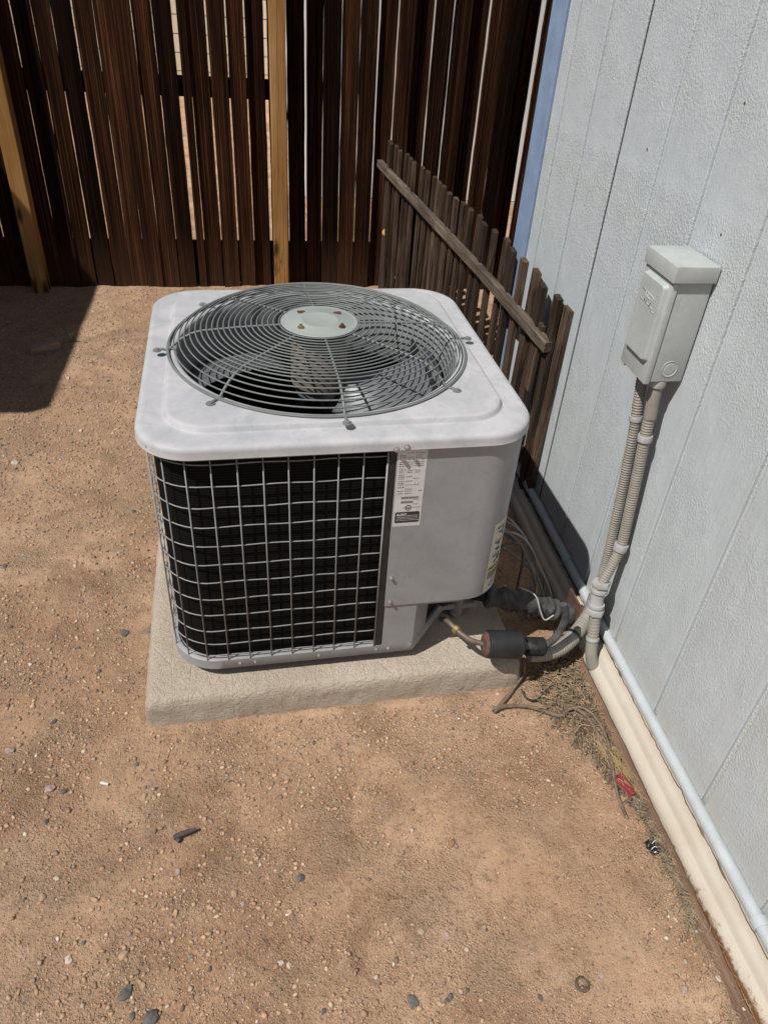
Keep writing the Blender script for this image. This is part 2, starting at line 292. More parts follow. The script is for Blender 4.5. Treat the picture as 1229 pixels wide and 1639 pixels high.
# ------------------------------------------------------------------ ground
def hgt(x, y):
    v = Vector((x, y, 0)); h = 0.010*(noise.noise(v*1.6)+0.0)+0.0045*noise.noise(v*7.3)+0.0022*noise.noise(v*21.0)+0.0008*noise.noise(v*45.0)
    h += 0.0012*noise.noise(v*34.0)*max(0, noise.noise(v*3.1+Vector((5, 2, 0))))
    c = at_dimple; d = math.hypot((x-c.x)/0.062, (y-c.y)/0.058)
    if d < 1.6: h += -0.008*max(0, 1-d**4)+0.004*math.exp(-((d-1.05)/0.16)**2)
    # a shallow crack in the crusted soil
    if -0.80 < y < -0.55:
        xc = 0.005+0.012*noise.noise(Vector((y*14, 3.3, 0))); h -= 0.004*math.exp(-((x-xc)/0.005)**2)
    # keep the soil level round the pad, the wall and the fence
    if -0.52 < x < 0.52 and -0.52 < y < 0.55: h = min(h, 0.012)
    # soil banked unevenly against the pad
    dx = max(abs(x)-0.458, 0.0); dy = max(abs(y-0.0085)-0.452, 0.0); dd = math.hypot(dx, dy)
    if 0 < dd < 0.05: h += 0.011*(1-dd/0.05)**2*(0.55+0.9*noise.noise(v*9.0))
    if 2.24 < y < 2.42: h += 0.012*(y-2.24)/0.12*(0.5+0.8*noise.noise(v*8.0))
    return h-0.002
at_dimple = at_z(612, 1520)
def axis(a, lo, hi, b, step, far):
    core = list(np.arange(lo, hi+1e-6, step)); L = [lo-d for d in far if lo-d >= a][::-1]; R_ = [hi+d for d in far if hi+d <= b]
    return [a]+L+core+R_+[b]
far = [0.03, 0.1, 0.25, 0.6, 1.3, 2.6, 5, 10, 20, 40, 80]
xs = axis(-150, -1.62, 0.78, 150, 0.009, far); ys = axis(-150, -1.35, 2.42, 250, 0.009, far)
V = [(x, y, hgt(x, y) if (-1.7 < x < 0.9 and -1.45 < y < 2.5) else -0.004) for y in ys for x in xs]; nx = len(xs)
F = [(j*nx+i, j*nx+i+1, (j+1)*nx+i+1, (j+1)*nx+i) for j in range(len(ys)-1) for i in range(nx-1)]
O('ground', V, F, M['dirt'], None, True, 'structure')

# pebbles: too many to count
def ico():
    bm = bmesh.new(); bmesh.ops.create_icosphere(bm, subdivisions=1, radius=1); bm.verts.index_update()
    v = np.array([v.co[:] for v in bm.verts]); f = np.array([[q.index for q in p.verts] for p in bm.faces]); bm.free(); return v, f
IV, IF = ico()
def in_pad(x, y): return -0.47 < x < 0.475 and -0.47 < y < 0.5
def pebbles(n, area, smin, smax, name, thr):
    P = []
    while len(P) < n:
        x = random.uniform(area[0], area[1]); y = random.uniform(area[2], area[3])
        if in_pad(x, y) or x > 0.665: continue
        v = Vector((x, y, 0)); k = 0.5+0.55*noise.noise(v*2.6+Vector((9, 1, 0)))+0.38*noise.noise(v*9+Vector((2, 7, 0)))
        if x < -0.35: k += 0.22
        if y > 0.6: k += 0.25
        if x > 0.15 and y < -0.5: k -= 0.15
        if random.random() > max(thr, min(1.0, k*1.5-0.42)): continue
        P.append((x, y))
    n = len(P); s = smin+(smax-smin)*rng.random(n)**3.2
    Vs = IV[None]*(0.55+0.75*rng.random((n, 12, 1))); a = rng.random(n)*6.283
    sx, sy, sz = s*(0.8+0.5*rng.random(n)), s*(0.6+0.4*rng.random(n)), s*(0.40+0.35*rng.random(n))
    x = Vs[:, :, 0]*sx[:, None]; y = Vs[:, :, 1]*sy[:, None]; z = Vs[:, :, 2]*sz[:, None]
    X = x*np.cos(a)[:, None]-y*np.sin(a)[:, None]; Y = x*np.sin(a)[:, None]+y*np.cos(a)[:, None]
    base = np.array([[p[0], p[1], hgt(*p)] for p in P])
    W = np.stack([X+base[:, 0:1], Y+base[:, 1:2], z+base[:, 2:3]+sz[:, None]*0.25], -1).reshape(-1, 3)
    Fc = (IF[None]+(np.arange(n)*12)[:, None, None]).reshape(-1, 3)
    me = bpy.data.meshes.new(name); me.vertices.add(len(W)); me.vertices.foreach_set('co', W.ravel()); me.loops.add(len(Fc)*3)
    me.polygons.add(len(Fc)); me.polygons.foreach_set('loop_start', np.arange(len(Fc))*3); me.loops.foreach_set('vertex_index', Fc.ravel().astype(np.int32)); me.update(); me.validate()
    pal = np.array([(0.43, 0.275, 0.175), (0.48, 0.325, 0.215), (0.36, 0.23, 0.148), (0.47, 0.355, 0.26), (0.24, 0.17, 0.12), (0.31, 0.25, 0.20), (0.56, 0.49, 0.40), (0.12, 0.10, 0.09)])
    w_ = np.array([.26, .20, .20, .10, .11, .07, .025, .035]); w_ = w_/w_.sum(); c = pal[rng.choice(len(pal), n, p=w_)]*(0.8+0.4*rng.random((n, 1)))
    ca = me.color_attributes.new('Col', 'FLOAT_COLOR', 'POINT'); cc = np.ones((n, 12, 4)); cc[:, :, :3] = c[:, None, :]; ca.data.foreach_set('color', cc.ravel())
    o = link(name, me, M['pebble'], None, 'stuff'); return tag(o, 'fine tan and grey gravel scattered over the bare dirt', 'gravel')
pebbles(70000, (-1.5, 0.68, -1.3, 2.34), 0.0012, 0.0062, 'gravel', 0.05)
def grit(n):
    base = np.array([(1, 0, 0), (-1, 0, 0), (0, 1, 0), (0, -1, 0), (0, 0, 1), (0, 0, -1)], float); fc = np.array([(0, 2, 4), (2, 1, 4), (1, 3, 4), (3, 0, 4), (2, 0, 5), (1, 2, 5), (3, 1, 5), (0, 3, 5)])
    x = rng.uniform(-1.1, 0.67, n); y = -1.28+2.6*rng.random(n)**1.25
    keep = ~((x > -0.465) & (x < 0.47) & (y > -0.465) & (y < 0.5)); x, y = x[keep], y[keep]
    dn = np.array([noise.noise(Vector((p*2.6+9, q*2.6+1, 0)))+0.7*noise.noise(Vector((p*9+2, q*9+7, 0))) for p, q in zip(x, y)]); keep = rng.random(len(x)) < np.clip(0.42+0.9*dn, 0.10, 1); x, y = x[keep], y[keep]; n = len(x)
    s_ = 0.0008+0.0016*rng.random(n)**2; V_ = base[None]*s_[:, None, None]*(0.6+0.8*rng.random((n, 6, 1))); a = rng.random(n)*6.283; c, d = np.cos(a)[:, None], np.sin(a)[:, None]
    X = V_[:, :, 0]*c-V_[:, :, 1]*d; Y = V_[:, :, 0]*d+V_[:, :, 1]*c; h = np.array([hgt(p, q) for p, q in zip(x, y)])
    W = np.stack([X+x[:, None], Y+y[:, None], V_[:, :, 2]*0.8+(h+s_*0.3)[:, None]], -1).reshape(-1, 3); Fc = (fc[None]+(np.arange(n)*6)[:, None, None]).reshape(-1, 3)
    me = bpy.data.meshes.new('grit'); me.vertices.add(len(W)); me.vertices.foreach_set('co', W.ravel()); me.loops.add(len(Fc)*3)
    me.polygons.add(len(Fc)); me.polygons.foreach_set('loop_start', np.arange(len(Fc))*3); me.loops.foreach_set('vertex_index', Fc.ravel().astype(np.int32)); me.update(); me.validate()
    pal = np.array([(0.43, 0.285, 0.185), (0.52, 0.37, 0.255), (0.32, 0.205, 0.13), (0.56, 0.44, 0.33), (0.20, 0.14, 0.10)]); cl = pal[rng.choice(5, n, p=[.34, .28, .18, .10, .10])]
    ca = me.color_attributes.new('Col', 'FLOAT_COLOR', 'POINT'); cc = np.ones((n, 6, 4)); cc[:, :, :3] = cl[:, None, :]; ca.data.foreach_set('color', cc.ravel())
    tag(link('grit', me, M['pebble'], None, 'stuff'), 'sandy grit covering the bare tan dirt', 'grit')
grit(190000)

# the larger stones one can pick out
def stone(px, py, wpx, kind, flat=0.55):
    g = at_z(px, py); s = wpx*(g-CAM).length/FPX/2*0.80
    bm = bmesh.new(); bmesh.ops.create_icosphere(bm, subdivisions=2, radius=1); off = Vector((px, py, 3.0))
    for v in bm.verts:
        d = v.co.copy(); k = 1+0.42*noise.noise(d*1.1+off)+0.16*noise.noise(d*3.2+off)
        v.co = Vector((d.x*k*s, d.y*k*s*0.74, d.z*k*s*flat))
    me = bpy.data.meshes.new('stone'); bm.to_mesh(me); bm.free()
    o = link('stone', me, M['stone_'+kind]); o.location = (g.x, g.y, hgt(g.x, g.y)+s*flat*0.12); o.rotation_euler = (0, 0, (px*7+py) % 6)
    lab = {'dark': 'small dark grey stone lying on the bare tan dirt', 'tan': 'small tan brown stone lying on the bare tan dirt', 'pale': 'small pale whitish stone lying on the bare tan dirt', 'pink': 'small pinkish grey stone lying on the bare tan dirt'}[kind]
    tag(o, lab, 'stone', 'small %s stones loose on the dirt' % kind); return o
ST = [(81, 1263, 19, 'pink'), (104, 1267, 14, 'dark'), (74, 1317, 12, 'dark'), (231, 1273, 14, 'tan'), (249, 1261, 10, 'dark'), (247, 1276, 11, 'tan'), (91, 1406, 11, 'pale'), (69, 1436, 14, 'tan'), (135, 1510, 9, 'dark'), (111, 1538, 15, 'pale'), (229, 1579, 12, 'tan'), (213, 1628, 13, 'dark'), (285, 1394, 13, 'pink'), (248, 1451, 12, 'tan'), (219, 1223, 9, 'dark'), (434, 1480, 13, 'tan'), (450, 1542, 13, 'pale'), (463, 1546, 12, 'pale'), (721, 1593, 13, 'dark'), (674, 1489, 15, 'tan'), (716, 1494, 12, 'pink'), (518, 1619, 11, 'dark'), (609, 1307, 10, 'tan'), (481, 1405, 17, 'dark'), (722, 1477, 7, 'dark'), (779, 1487, 7, 'dark'), (390, 1447, 11, 'pink'), (215, 819, 11, 'dark'), (210, 856, 9, 'dark'), (9, 908, 11, 'dark'), (75, 929, 10, 'tan'), (121, 907, 10, 'pale'), (135, 944, 10, 'tan'), (239, 1011, 8, 'dark'), (126, 1035, 8, 'dark'), (79, 1038, 10, 'tan'), (158, 1073, 11, 'dark'), (137, 1117, 13, 'tan'), (86, 1154, 13, 'dark'), (118, 1179, 11, 'tan'), (1095, 1585, 15, 'pink'), (1147, 1567, 13, 'pale'), (962, 1561, 12, 'pink'), (865, 1594, 11, 'dark'), (796, 1112, 8, 'pale'), (25, 740, 14, 'pale'), (12, 738, 9, 'tan'), (110, 606, 9, 'pale'), (150, 500, 8, 'pale'), (174, 610, 8, 'dark'), (130, 688, 9, 'pale'), (60, 668, 8, 'dark'), (376, 1432, 17, 'tan'), (820, 1235, 8, 'tan'), (240, 1390, 9, 'tan'), (560, 1375, 8, 'pink')]
for a in ST: stone(*a)
def stone1(label, *a, **k):
    o = stone(*a, **k); o['label'] = label; del o['group']
stone1('largest tan stone with sharp edges on the dirt near the dark clods', 199, 1530, 19, 'tan')
stone1('rounded dark clod half sunk in dirt beside the largest tan stone', 203, 1592, 25, 'dark')
stone1('biggest dark angular clod lying at the very edge of the dirt', 242, 1634, 30, 'dark')
stone1('flat slate grey chip lying past the round dimple in the dirt', 661, 1600, 25, 'dark', flat=0.25)
stone1('large grey brown stone in the gravel left of the pad corner', 16, 1199, 18, 'pink')
stone1('yellowish stone beside the rusted end of the cream skirting', 1190, 1619, 19, 'pale')
stone1('flaky black chip beside the left edge of the concrete pad', 200, 1011, 19, 'dark', flat=0.35)

# ------------------------------------------------------------------ house with grooved siding
house = thing('house', 'pale grey blue house wall with grooved vertical siding and blue corner trim', 'house', (0.74, 0.75, 0))
HX, HY = 0.74, 0.75
def hp(name, mb, mat, parent=house, smooth=False):
    o = mb.obj(name, mat, parent, smooth); return o
def hbox(name, x0, x1, y0, y1, z0, z1, mat, c=0.0, parent=house):
    return MB().box(x0-HX, x1-HX, y0-HY, y1-HY, z0, z1, c).obj(name, mat, parent)
gro = [0.755, 0.675, 0.468, 0.258, 0.045, -0.160, -0.377, -0.610, -0.842, -1.07]
while gro[-1] > -4: gro.append(gro[-1]-0.215)
for i in range(len(gro)-1):
    a, b = gro[i+1]+0.0075, gro[i]-0.0075
    if i == 0: b = gro[0]-0.001
    if i == 2: a = gro[i+1]+0.002
    o = MB().box(-0.004 if i != 3 else -0.0025, 0.012, -(b-a)/2, (b-a)/2, 0.0, 2.60, 0.0025).obj('siding_board', M['siding_paint'], house)
    o.location = (0, (a+b)/2-HY, 0.060)
hbox('wall', 0.7435, 0.86, -4.1, 0.85, 0.045, 2.66, M['siding_paint'])
hbox('panel_seam', 0.7385, 0.744, 0.2555, 0.2575, 0.07, 2.6, M['crack_dark'])
hbox('corner_board', 0.728, 0.751, 0.757, 0.875, 0.05, 2.62, M['trim_blue'], 0.002)
hbox('end_wall', 0.86, 4.0, 0.76, 0.86, 0.045, 2.66, M['siding_paint'])
hbox('foundation', 0.752, 4.0, -4.1, 0.84, -0.2, 0.044, M['concrete'])
hbox('soffit', 0.47, 4.0, -4.2, 1.12, 2.665, 2.70, M['soffit'])
hbox('roof', 0.43, 4.1, -4.3, 1.16, 2.702, 2.80, M['roofing'])
hbox('fascia', 0.445, 0.468, -4.25, 1.13, 2.60, 2.70, M['trim_blue'])
# dings in the paint
for (y_, z_) in ((-0.262, 1.085), (-0.205, 1.30), (0.115, 1.16)):
    MB().lathe([(0.0, 0.0), (0.0026, 0.0002), (0.0024, 0.0008), (0.0, 0.001)], 8, (0, 0, 0), toz((-1, 0, 0))).obj('nail_hole', M['crack_dark'], house).location = (0.7358-HX, y_-HY, z_)
# cream skirting with its ridge, and the peeled strip above it
prof = [(0.672, -0.05), (0.6725, 0.006), (0.6745, 0.016), (0.680, 0.023), (0.687, 0.0275), (0.6905, 0.0285), (0.6925, 0.031), (0.696, 0.041), (0.703, 0.0485), (0.712, 0.0515), (0.722, 0.052), (0.7365, 0.0525), (0.7365, -0.05)]
yy = list(np.arange(-3.0, 0.70, 0.03)); V = []; F = []; n = len(prof)
for y in yy:
    for (x, z) in prof:
        k = 0.0022*noise.noise(Vector((y*3.1, z*20, 1.7)))+0.0012*noise.noise(Vector((y*11, z*30, 8)))
        V.append((x+k-HX, y-HY, z+k*0.6))
for j in range(len(yy)-1):
    for i in range(n-1): F.append((j*n+i, j*n+i+1, (j+1)*n+i+1, (j+1)*n+i))
sk = O('skirting', V, F, M['skirting_paint'], house, True)
sk['label'] = 'cream painted ridged skirting, rusting along its lower edge'
# object coords of skirting must read as world for the rust mask: shift the mesh, not the material
for v in sk.data.vertices: v.co += Vector((HX, HY, 0))
sk.location = (-HX, -HY, 0)
V = []; F = []; yy = list(np.arange(-2.2, .6, .006))
for y in yy:
    w0 = .7185+.0045*noise.noise(Vector((y*22, 0, 2)))+.003*noise.noise(Vector((y*70, 0, 5))); w1 = max(w0, .7175+.008*noise.noise(Vector((y*6, 3, 2)))+.006*noise.noise(Vector((y*38, 3, 9))))
    V += [(w0-HX, y-HY, .0525), (w0-HX, y-HY, .0555), (w1+.0008-HX, y-HY, .0558), (w1+.0008-HX, y-HY, .0525)]
for j in range(len(yy)-1):
    for i in range(3): F.append((4*j+i, 4*j+i+1, 4*j+5+i, 4*j+4+i))
O('peeled_strip', V, F, M['board_wood'], house)
# painted conduit along the foot of the wall
cond = thing('wall_conduit', 'thin pale blue painted conduit strapped along the foot of the house wall', 'conduit', (0.726, -0.5, 0.0))
pts = [(0.0, y+0.5, 0.077+0.002*math.sin(y*3)) for y in np.arange(-3.0, 0.71, 0.05)]
sm(MB().tube(pts, 0.0138, 16).obj('pipe', M['pipe_paint'], cond))
for y in (-1.085, -0.05):
    mb = MB(); A = [(0.0165*math.cos(t)+0.0, 0.0165*math.sin(t)) for t in np.linspace(-2.4, 2.4, 18)]
    Vv = []; Ff = []
    for (c_, s_) in A:
        for dy in (-0.009, 0.009): Vv += [(-c_, y+0.5+dy, 0.077+s_), (-c_*0.90, y+0.5+dy, 0.077+s_*0.90)]
    for i in range(len(A)-1):
        a = i*4; b = a+4; Ff += [(a, b, b+2, a+2), (a+1, a+3, b+3, b+1), (a, a+1, b+1, b), (a+2, b+2, b+3, a+3)]
    mb.add(Vv, Ff); mb.box(0.0085, 0.0125, y+0.49, y+0.51, 0.090, 0.118, 0.001); st = sm(mb.obj('strap', M['pipe_paint'], cond))
    MB().lathe([(0.0045, 0), (0.004, 0.003), (0, 0.0038)], 10, (0.0085, y+0.5, 0.106), toz((-1, 0, 0))).obj('screw', M['fitting_grey'], st)

# ------------------------------------------------------------------ disconnect box on the wall
bx = thing('disconnect_box', 'grey electrical disconnect box with raised embossed cover on the house wall', 'electrical box', (0.736, -0.2375, 0.79))
# local: x out of the wall is negative, y along wall, z up
mb = MB().box(-0.076, -0.004, -0.058, 0.058, 0.0, 0.232, 0.003); sm(mb.obj('body', M['box_paint'], bx))
mb = MB(); c5 = 0.002
mb.box(-0.095, -0.0035, -0.0665, 0.064, 0.214, 0.2465, 0.0022); sm(mb.obj('hood', M['box_paint'], bx))
cov = sm(MB().box(-0.0895, -0.077, -0.0605, 0.0605, -0.004, 0.211, 0.0022).obj('cover', M['box_paint'], bx))
mb = MB(); V = []; F = []
def rrect(hw, hh, r, n=6):
    P = []
    for cx, cy, a0 in ((hw-r, hh-r, 0), (-(hw-r), hh-r, 90), (-(hw-r), -(hh-r), 180), (hw-r, -(hh-r), 270)):
        for k in range(n+1): a = math.radians(a0+90*k/n); P.append((cx+r*math.cos(a), cy+r*math.sin(a)))
    return P
rings = [(-0.0890, 0.050, 0.082, 0.009), (-0.0970, 0.0475, 0.0795, 0.0085), (-0.0992, 0.0455, 0.0775, 0.0075)]
for (x, hw, hh, r) in rings: V += [(x, p[0], p[1]+0.122) for p in rrect(hw, hh, r)]
n = 28
for i in range(2):
    for k in range(n): F.append((i*n+k, (i+1)*n+k, (i+1)*n+(k+1) % n, i*n+(k+1) % n))
F.append(tuple(range(2*n, 3*n))); sm(O('raised_panel', V, F, M['box_paint'], cov), 40)
# embossed strokes of the maker's mark
em = MB()
def stroke(y0, z0, y1, z1, t=0.0012):
    em.tube([(-0.0993, y0, z0), (-0.0993, y1, z1)], t, 6)
stroke(0.031, 0.172, -0.021, 0.168); stroke(0.031, 0.152, 0.020, 0.151); stroke(0.012, 0.170, 0.012, 0.150); stroke(0.006, 0.150, -0.010, 0.149); stroke(0.004, 0.161, -0.008, 0.160)
stroke(0.004, 0.168, 0.004, 0.150); stroke(-0.021, 0.168, -0.011, 0.148); stroke(-0.014, 0.148, -0.028, 0.147); stroke(-0.022, 0.143, -0.034, 0.142)
em.obj('embossed_mark', M['box_paint'], cov, True)
mb = MB(); Mk = toz((0, -1, 0))
mb.lathe([(0.0180, -0.002), (0.0178, 0.0010), (0.0166, 0.0010), (0.0160, 0.0002), (0.0118, 0.0002), (0.0112, 0.0008), (0.0, 0.0008)], 32, (-0.040, -0.0585, 0.030), Mk)
sm(mb.obj('knockout', M['box_paint'], bx))
for (y, z) in ((0.062, -0.006),): MB().box(-0.089, -0.076, y-0.020, y-0.004, z-0.004, z+0.004, 0.001).obj('latch', M['box_paint'], cov)

# two conduits falling from the box
def corr(P, r, pitch=0.0066, amp=0.085, n=16):
    Q = spline(P, pitch/5); acc = 0; R_ = []
    for i, q in enumerate(Q):
        if i: acc += (q-Q[i-1]).length
        R_.append(r*(1+amp*math.tanh(2.2*math.cos(2*math.pi*acc/pitch))))
    return MB().tube(Q, lambda i: R_[i], n)
def rel(P, o): return [Vector(p)-Vector(o) for p in P]
def clampring(P, o, i, r, ln, parent, name='band', mat='fitting_grey', hexa=False):
    a = Vector(P)-Vector(o); d = Vector(i).normalized()
    pf = [(r*0.9, -ln/2), (r, -ln/2), (r*1.02, -ln*0.42), (r*1.02, ln*0.42), (r, ln/2), (r*0.9, ln/2)]
    return sm(MB().lathe(pf, 6 if hexa else 20, a, toz(d)).obj(name, M[mat], parent), 25)
o1 = (0.70, -0.205, 0.0)
c1 = thing('flexible_conduit', 'ribbed beige flexible conduit beside the thicker one below the disconnect box', 'conduit', o1)
L1 = [(0.690, -0.208, 0.788), (0.692, -0.213, 0.745), (0.695, -0.220, 0.700), (0.700, -0.230, 0.62), (0.709, -0.244, 0.45), (0.715, -0.256, 0.29), (0.714, -0.264, 0.21), (0.708, -0.272, 0.170), (0.704, -0.280, 0.150)]
sm(corr(rel(L1, o1), 0.0115).obj('ribbed_tube', M['conduit_grey'], c1), 80)
clampring((0.6975, -0.2248, 0.662), o1, (0.1, -0.15, -1), 0.0145, 0.013, c1)
clampring((0.690, -0.209, 0.783), o1, (0, 0, 1), 0.0165, 0.016, c1, 'connector')
o2 = (0.70, -0.285, 0.0)
c2 = thing('flexible_conduit', 'beige flexible conduit with white coupling dropping from disconnect box hub into skirting', 'conduit', o2)
L2 = [(0.694, -0.281, 0.700), (0.697, -0.286, 0.640), (0.702, -0.295, 0.54), (0.706, -0.304, 0.44), (0.707, -0.313, 0.352), (0.693, -0.321, 0.295), (0.674, -0.331, 0.240)]
sm(corr(rel(L2, o2), 0.0125, amp=0.055).obj('ribbed_tube', M['conduit_grey'], c2), 80)
sm(MB().tube(rel([(0.690, -0.276, 0.789), (0.692, -0.278, 0.74), (0.695, -0.282, 0.696)], o2), 0.0142, 18).obj('sleeve', M['conduit_grey'], c2), 60)
clampring((0.690, -0.276, 0.781), o2, (0, 0, 1), 0.0185, 0.017, c2, 'hub')
clampring((0.6967, -0.2855, 0.646), o2, (0.05, -0.09, -1), 0.0162, 0.015, c2)
clampring((0.7065, -0.3133, 0.350), o2, (-0.12, -0.1, -1), 0.0168, 0.018, c2)
L3 = [(0.675, -0.330, 0.252), (0.672, -0.335, 0.205), (0.671, -0.350, 0.166), (0.671, -0.366, 0.122), (0.670, -0.381, 0.083), (0.670, -0.394, 0.045)]
sm(MB().tube(rel(spline(L3[:3], 0.01), o2), 0.0175, 20).obj('coupling', M['fitting_grey'], c2), 60)
for (p_, ln, r_, hx) in (((0.6745, -0.3305, 0.246), 0.013, 0.0225, True), ((0.673, -0.3325, 0.226), 0.009, 0.0208, False), ((0.6715, -0.343, 0.185), 0.009, 0.0208, False), ((0.671, -0.349, 0.168), 0.014, 0.0228, True)):
    clampring(p_, o2, (-0.04, -0.2, -1), r_, ln, c2, 'coupling_nut', 'fitting_grey', hx)
sm(corr(rel(L3[2:5], o2), 0.0145, 0.009, 0.03).obj('lower_tube', M['conduit_grey'], c2), 80)
clampring((0.6702, -0.376, 0.096), o2, (0, -0.38, -1), 0.0166, 0.008, c2)
sm(MB().tube(rel(spline([(0.670, -0.380, 0.086), (0.671, -0.392, 0.052), (0.680, -0.402, 0.018)], 0.006), o2), 0.0155, 18).obj('elbow', M['conduit_grey'], c2), 60)

# ------------------------------------------------------------------ concrete pad
AY = 0.0315
def rring(hw, hh, r, n):
    P = []
    for cx, cy, a0 in ((hw-r, hh-r, 0), (-(hw-r), hh-r, 90), (-(hw-r), -(hh-r), 180), (hw-r, -(hh-r), 270)):
        for k in range(n+1): a = math.radians(a0+90*k/n); P.append((cx+r*math.cos(a), cy+r*math.sin(a)))
    return P
V = []; F = []; nseg = 4*110
def pad_ring(hw, hh, r, z, jit):
    out = []
    base = rring(hw, hh, r, 4)
    # resample evenly
    L = [Vector((*p, 0)) for p in base]; cum = [0]
    for i in range(len(L)): cum.append(cum[-1]+(L[(i+1) % len(L)]-L[i]).length)
    for k in range(nseg):
        s = cum[-1]*k/nseg; i = max(j for j in range(len(L)) if cum[j] <= s); t = (s-cum[i])/max(1e-9, cum[i+1]-cum[i])
        p_ = L[i].lerp(L[(i+1) % len(L)], t); q = p_*12
        d = jit*(noise.noise(Vector((q.x, q.y, z*60)))+0.9*noise.noise(Vector((q.x*4, q.y*4, z*90)))+0.6*noise.noise(Vector((q.x*11, q.y*11, z*160)))); p_ = p_*(1+d/0.45)
        out.append((p_.x, p_.y, z+jit*0.4*noise.noise(Vector((q.x*2, q.y*2, 7)))))
    return out
lay = [(0.460, 0.454, 0.010, -0.02, .004), (0.459, 0.453, 0.010, 0.008, .004), (0.4585, 0.4525, 0.010, 0.024, .004), (0.4575, 0.4515, 0.011, 0.042, .004), (0.4565, 0.4505, 0.012, 0.058, .0035), (0.4540, 0.4480, 0.014, 0.069, .0022), (0.4485, 0.4425, 0.016, 0.0765, .0012), (0.440, 0.434, 0.018, 0.0797, .0006), (0.42, 0.415, 0.02, 0.0805, .0), (0.2, 0.2, 0.03, 0.0805, 0), (0.02, 0.02, 0.006, 0.0805, 0)]
for l_ in lay: V += pad_ring(*l_)
for i in range(len(lay)-1):
    for k in range(nseg): F.append((i*nseg+k, i*nseg+(k+1) % nseg, (i+1)*nseg+(k+1) % nseg, (i+1)*nseg+k))
F.append(tuple(range((len(lay)-1)*nseg, len(lay)*nseg)))
pad = O('concrete_pad', V, F, M['concrete'], None, True); pad.location = (0, 0.0085, 0); pad.rotation_euler = (0, 0, AY)
tag(pad, 'rough grey concrete pad with rounded edges under the air conditioner', 'concrete pad')

# ------------------------------------------------------------------ air conditioner
AC = thing('air_conditioner', 'weathered grey outdoor air conditioner with round fan guard and wire grille', 'air conditioner', (0, 0, 0.08), AY)
Z0 = 0.08
NA = 256
def polar_rr(h, r, n=NA):
    out = []
    for k in range(n):
        a = 2*math.pi*k/n; c, s = math.cos(a), math.sin(a)
        t = h/max(abs(c), abs(s)); x, y = c*t, s*t
        if abs(x) > h-r and abs(y) > h-r:
            cx, cy = math.copysign(h-r, c), math.copysign(h-r, s); b = c*cx+s*cy; d = b*b-(cx*cx+cy*cy-r*r)
            if d >= 0: t = b+math.sqrt(d); x, y = c*t, s*t
        out.append((x, y))
    return out
def circ(r, cx=0.0, cy=0.0, n=NA): return [(r*math.cos(2*math.pi*k/n)+cx, r*math.sin(2*math.pi*k/n)+cy) for k in range(n)]
def loft(rs):
    V = []; F = []; n = NA
    for P, z in rs: V += [(x, y, z) for x, y in P]
    for i in range(len(rs)-1):
        for k in range(n): F.append((i*n+k, i*n+(k+1) % n, (i+1)*n+(k+1) % n, (i+1)*n+k))
    return V, F
GX, GY = -0.008, 0.008
V, F = loft([(polar_rr(.392, .104), .622), (polar_rr(.3985, .109), .6225), (polar_rr(.4008, .110), .6255), (polar_rr(.400, .110), .6285), (polar_rr(.4, .110), .639), (polar_rr(.3992, .1095), .6432), (polar_rr(.3972, .109), .6468), (polar_rr(.3940, .108), .6492), (polar_rr(.3895, .106), .6503), (polar_rr(.3875, .105), .6506), (polar_rr(.384, .1035), .6506), (polar_rr(.3545, .094), .6506), (polar_rr(.351, .0915), .6506),
             (polar_rr(.3490, .090), .6510), (polar_rr(.3472, .089), .6530), (polar_rr(.3448, .087), .6600), (polar_rr(.3425, .086), .6622), (polar_rr(.3395, .0845), .6632), (polar_rr(.3375, .083), .6634), (polar_rr(.335, .082), .6635), (circ(.3305, GX, GY), .6636), (circ(.329, GX, GY), .6636), (circ(.3245, GX, GY), .6632), (circ(.3205, GX, GY), .6600), (circ(.318, GX, GY), .650)])
lid = sm(O('lid', V, F, M['ac_lid'], AC), 50)
V, F = loft([(circ(.318, GX, GY), .650), (circ(.312, GX, GY), .630), (circ(.308, GX, GY), .60), (circ(.307, GX, GY), .53), (circ(.318, GX, GY), .51)])
O('fan_shroud', V, F, M['shroud'], AC, True)
# base pan on low feet; cut back at the front right corner
def basep(h, cut):
    P = []
    for (x, y) in polar_rr(h, .108):
        P.append((x, y))
    out = []
    for (x, y) in P:
        if x > 0.18 and y < -0.20:
            # diagonal recess towards the valve bay
            lim = -h+(x-0.18)*1.15; lim = min(lim, -0.26)
            if y < lim: y = lim
            if x > 0.34 and y < -0.26: x = 0.34+(x-0.34)*0.5
        out.append((x, y))
    return out
V, F = loft([(basep(.374, 0), .0295), (basep(.386, 0), .030), (basep(.3885, 0), .033), (basep(.3885, 0), .060), (basep(.386, 0), .0625), (basep(.376, 0), .0625), (basep(.374, 0), .045), (basep(.05, 0), .044)])
F.append(tuple(range(NA-1, -1, -1))); F.append(tuple(range(7*NA, 8*NA))); pan = sm(O('base_pan', V, F, M['ac_paint'], AC), 40)
for (x, y) in ((-0.29, -0.30), (0.08, -0.345), (-0.30, 0.30), (0.3, 0.3), (0.2, -0.20)):
    MB().lathe([(0.016, 0.0), (0.019, 0.004), (0.019, 0.026), (0.017, 0.0305)], 16, (x, y, 0.0)).obj('foot', M['black_foam'], AC)
for (x0, x1) in ((-0.24, -0.17), (-0.10, 0.0)):
    MB().box(x0, x1, -0.380, -0.377, 0.0245, 0.029, 0.0005).obj('drain_lip', M['wire_paint'], pan)

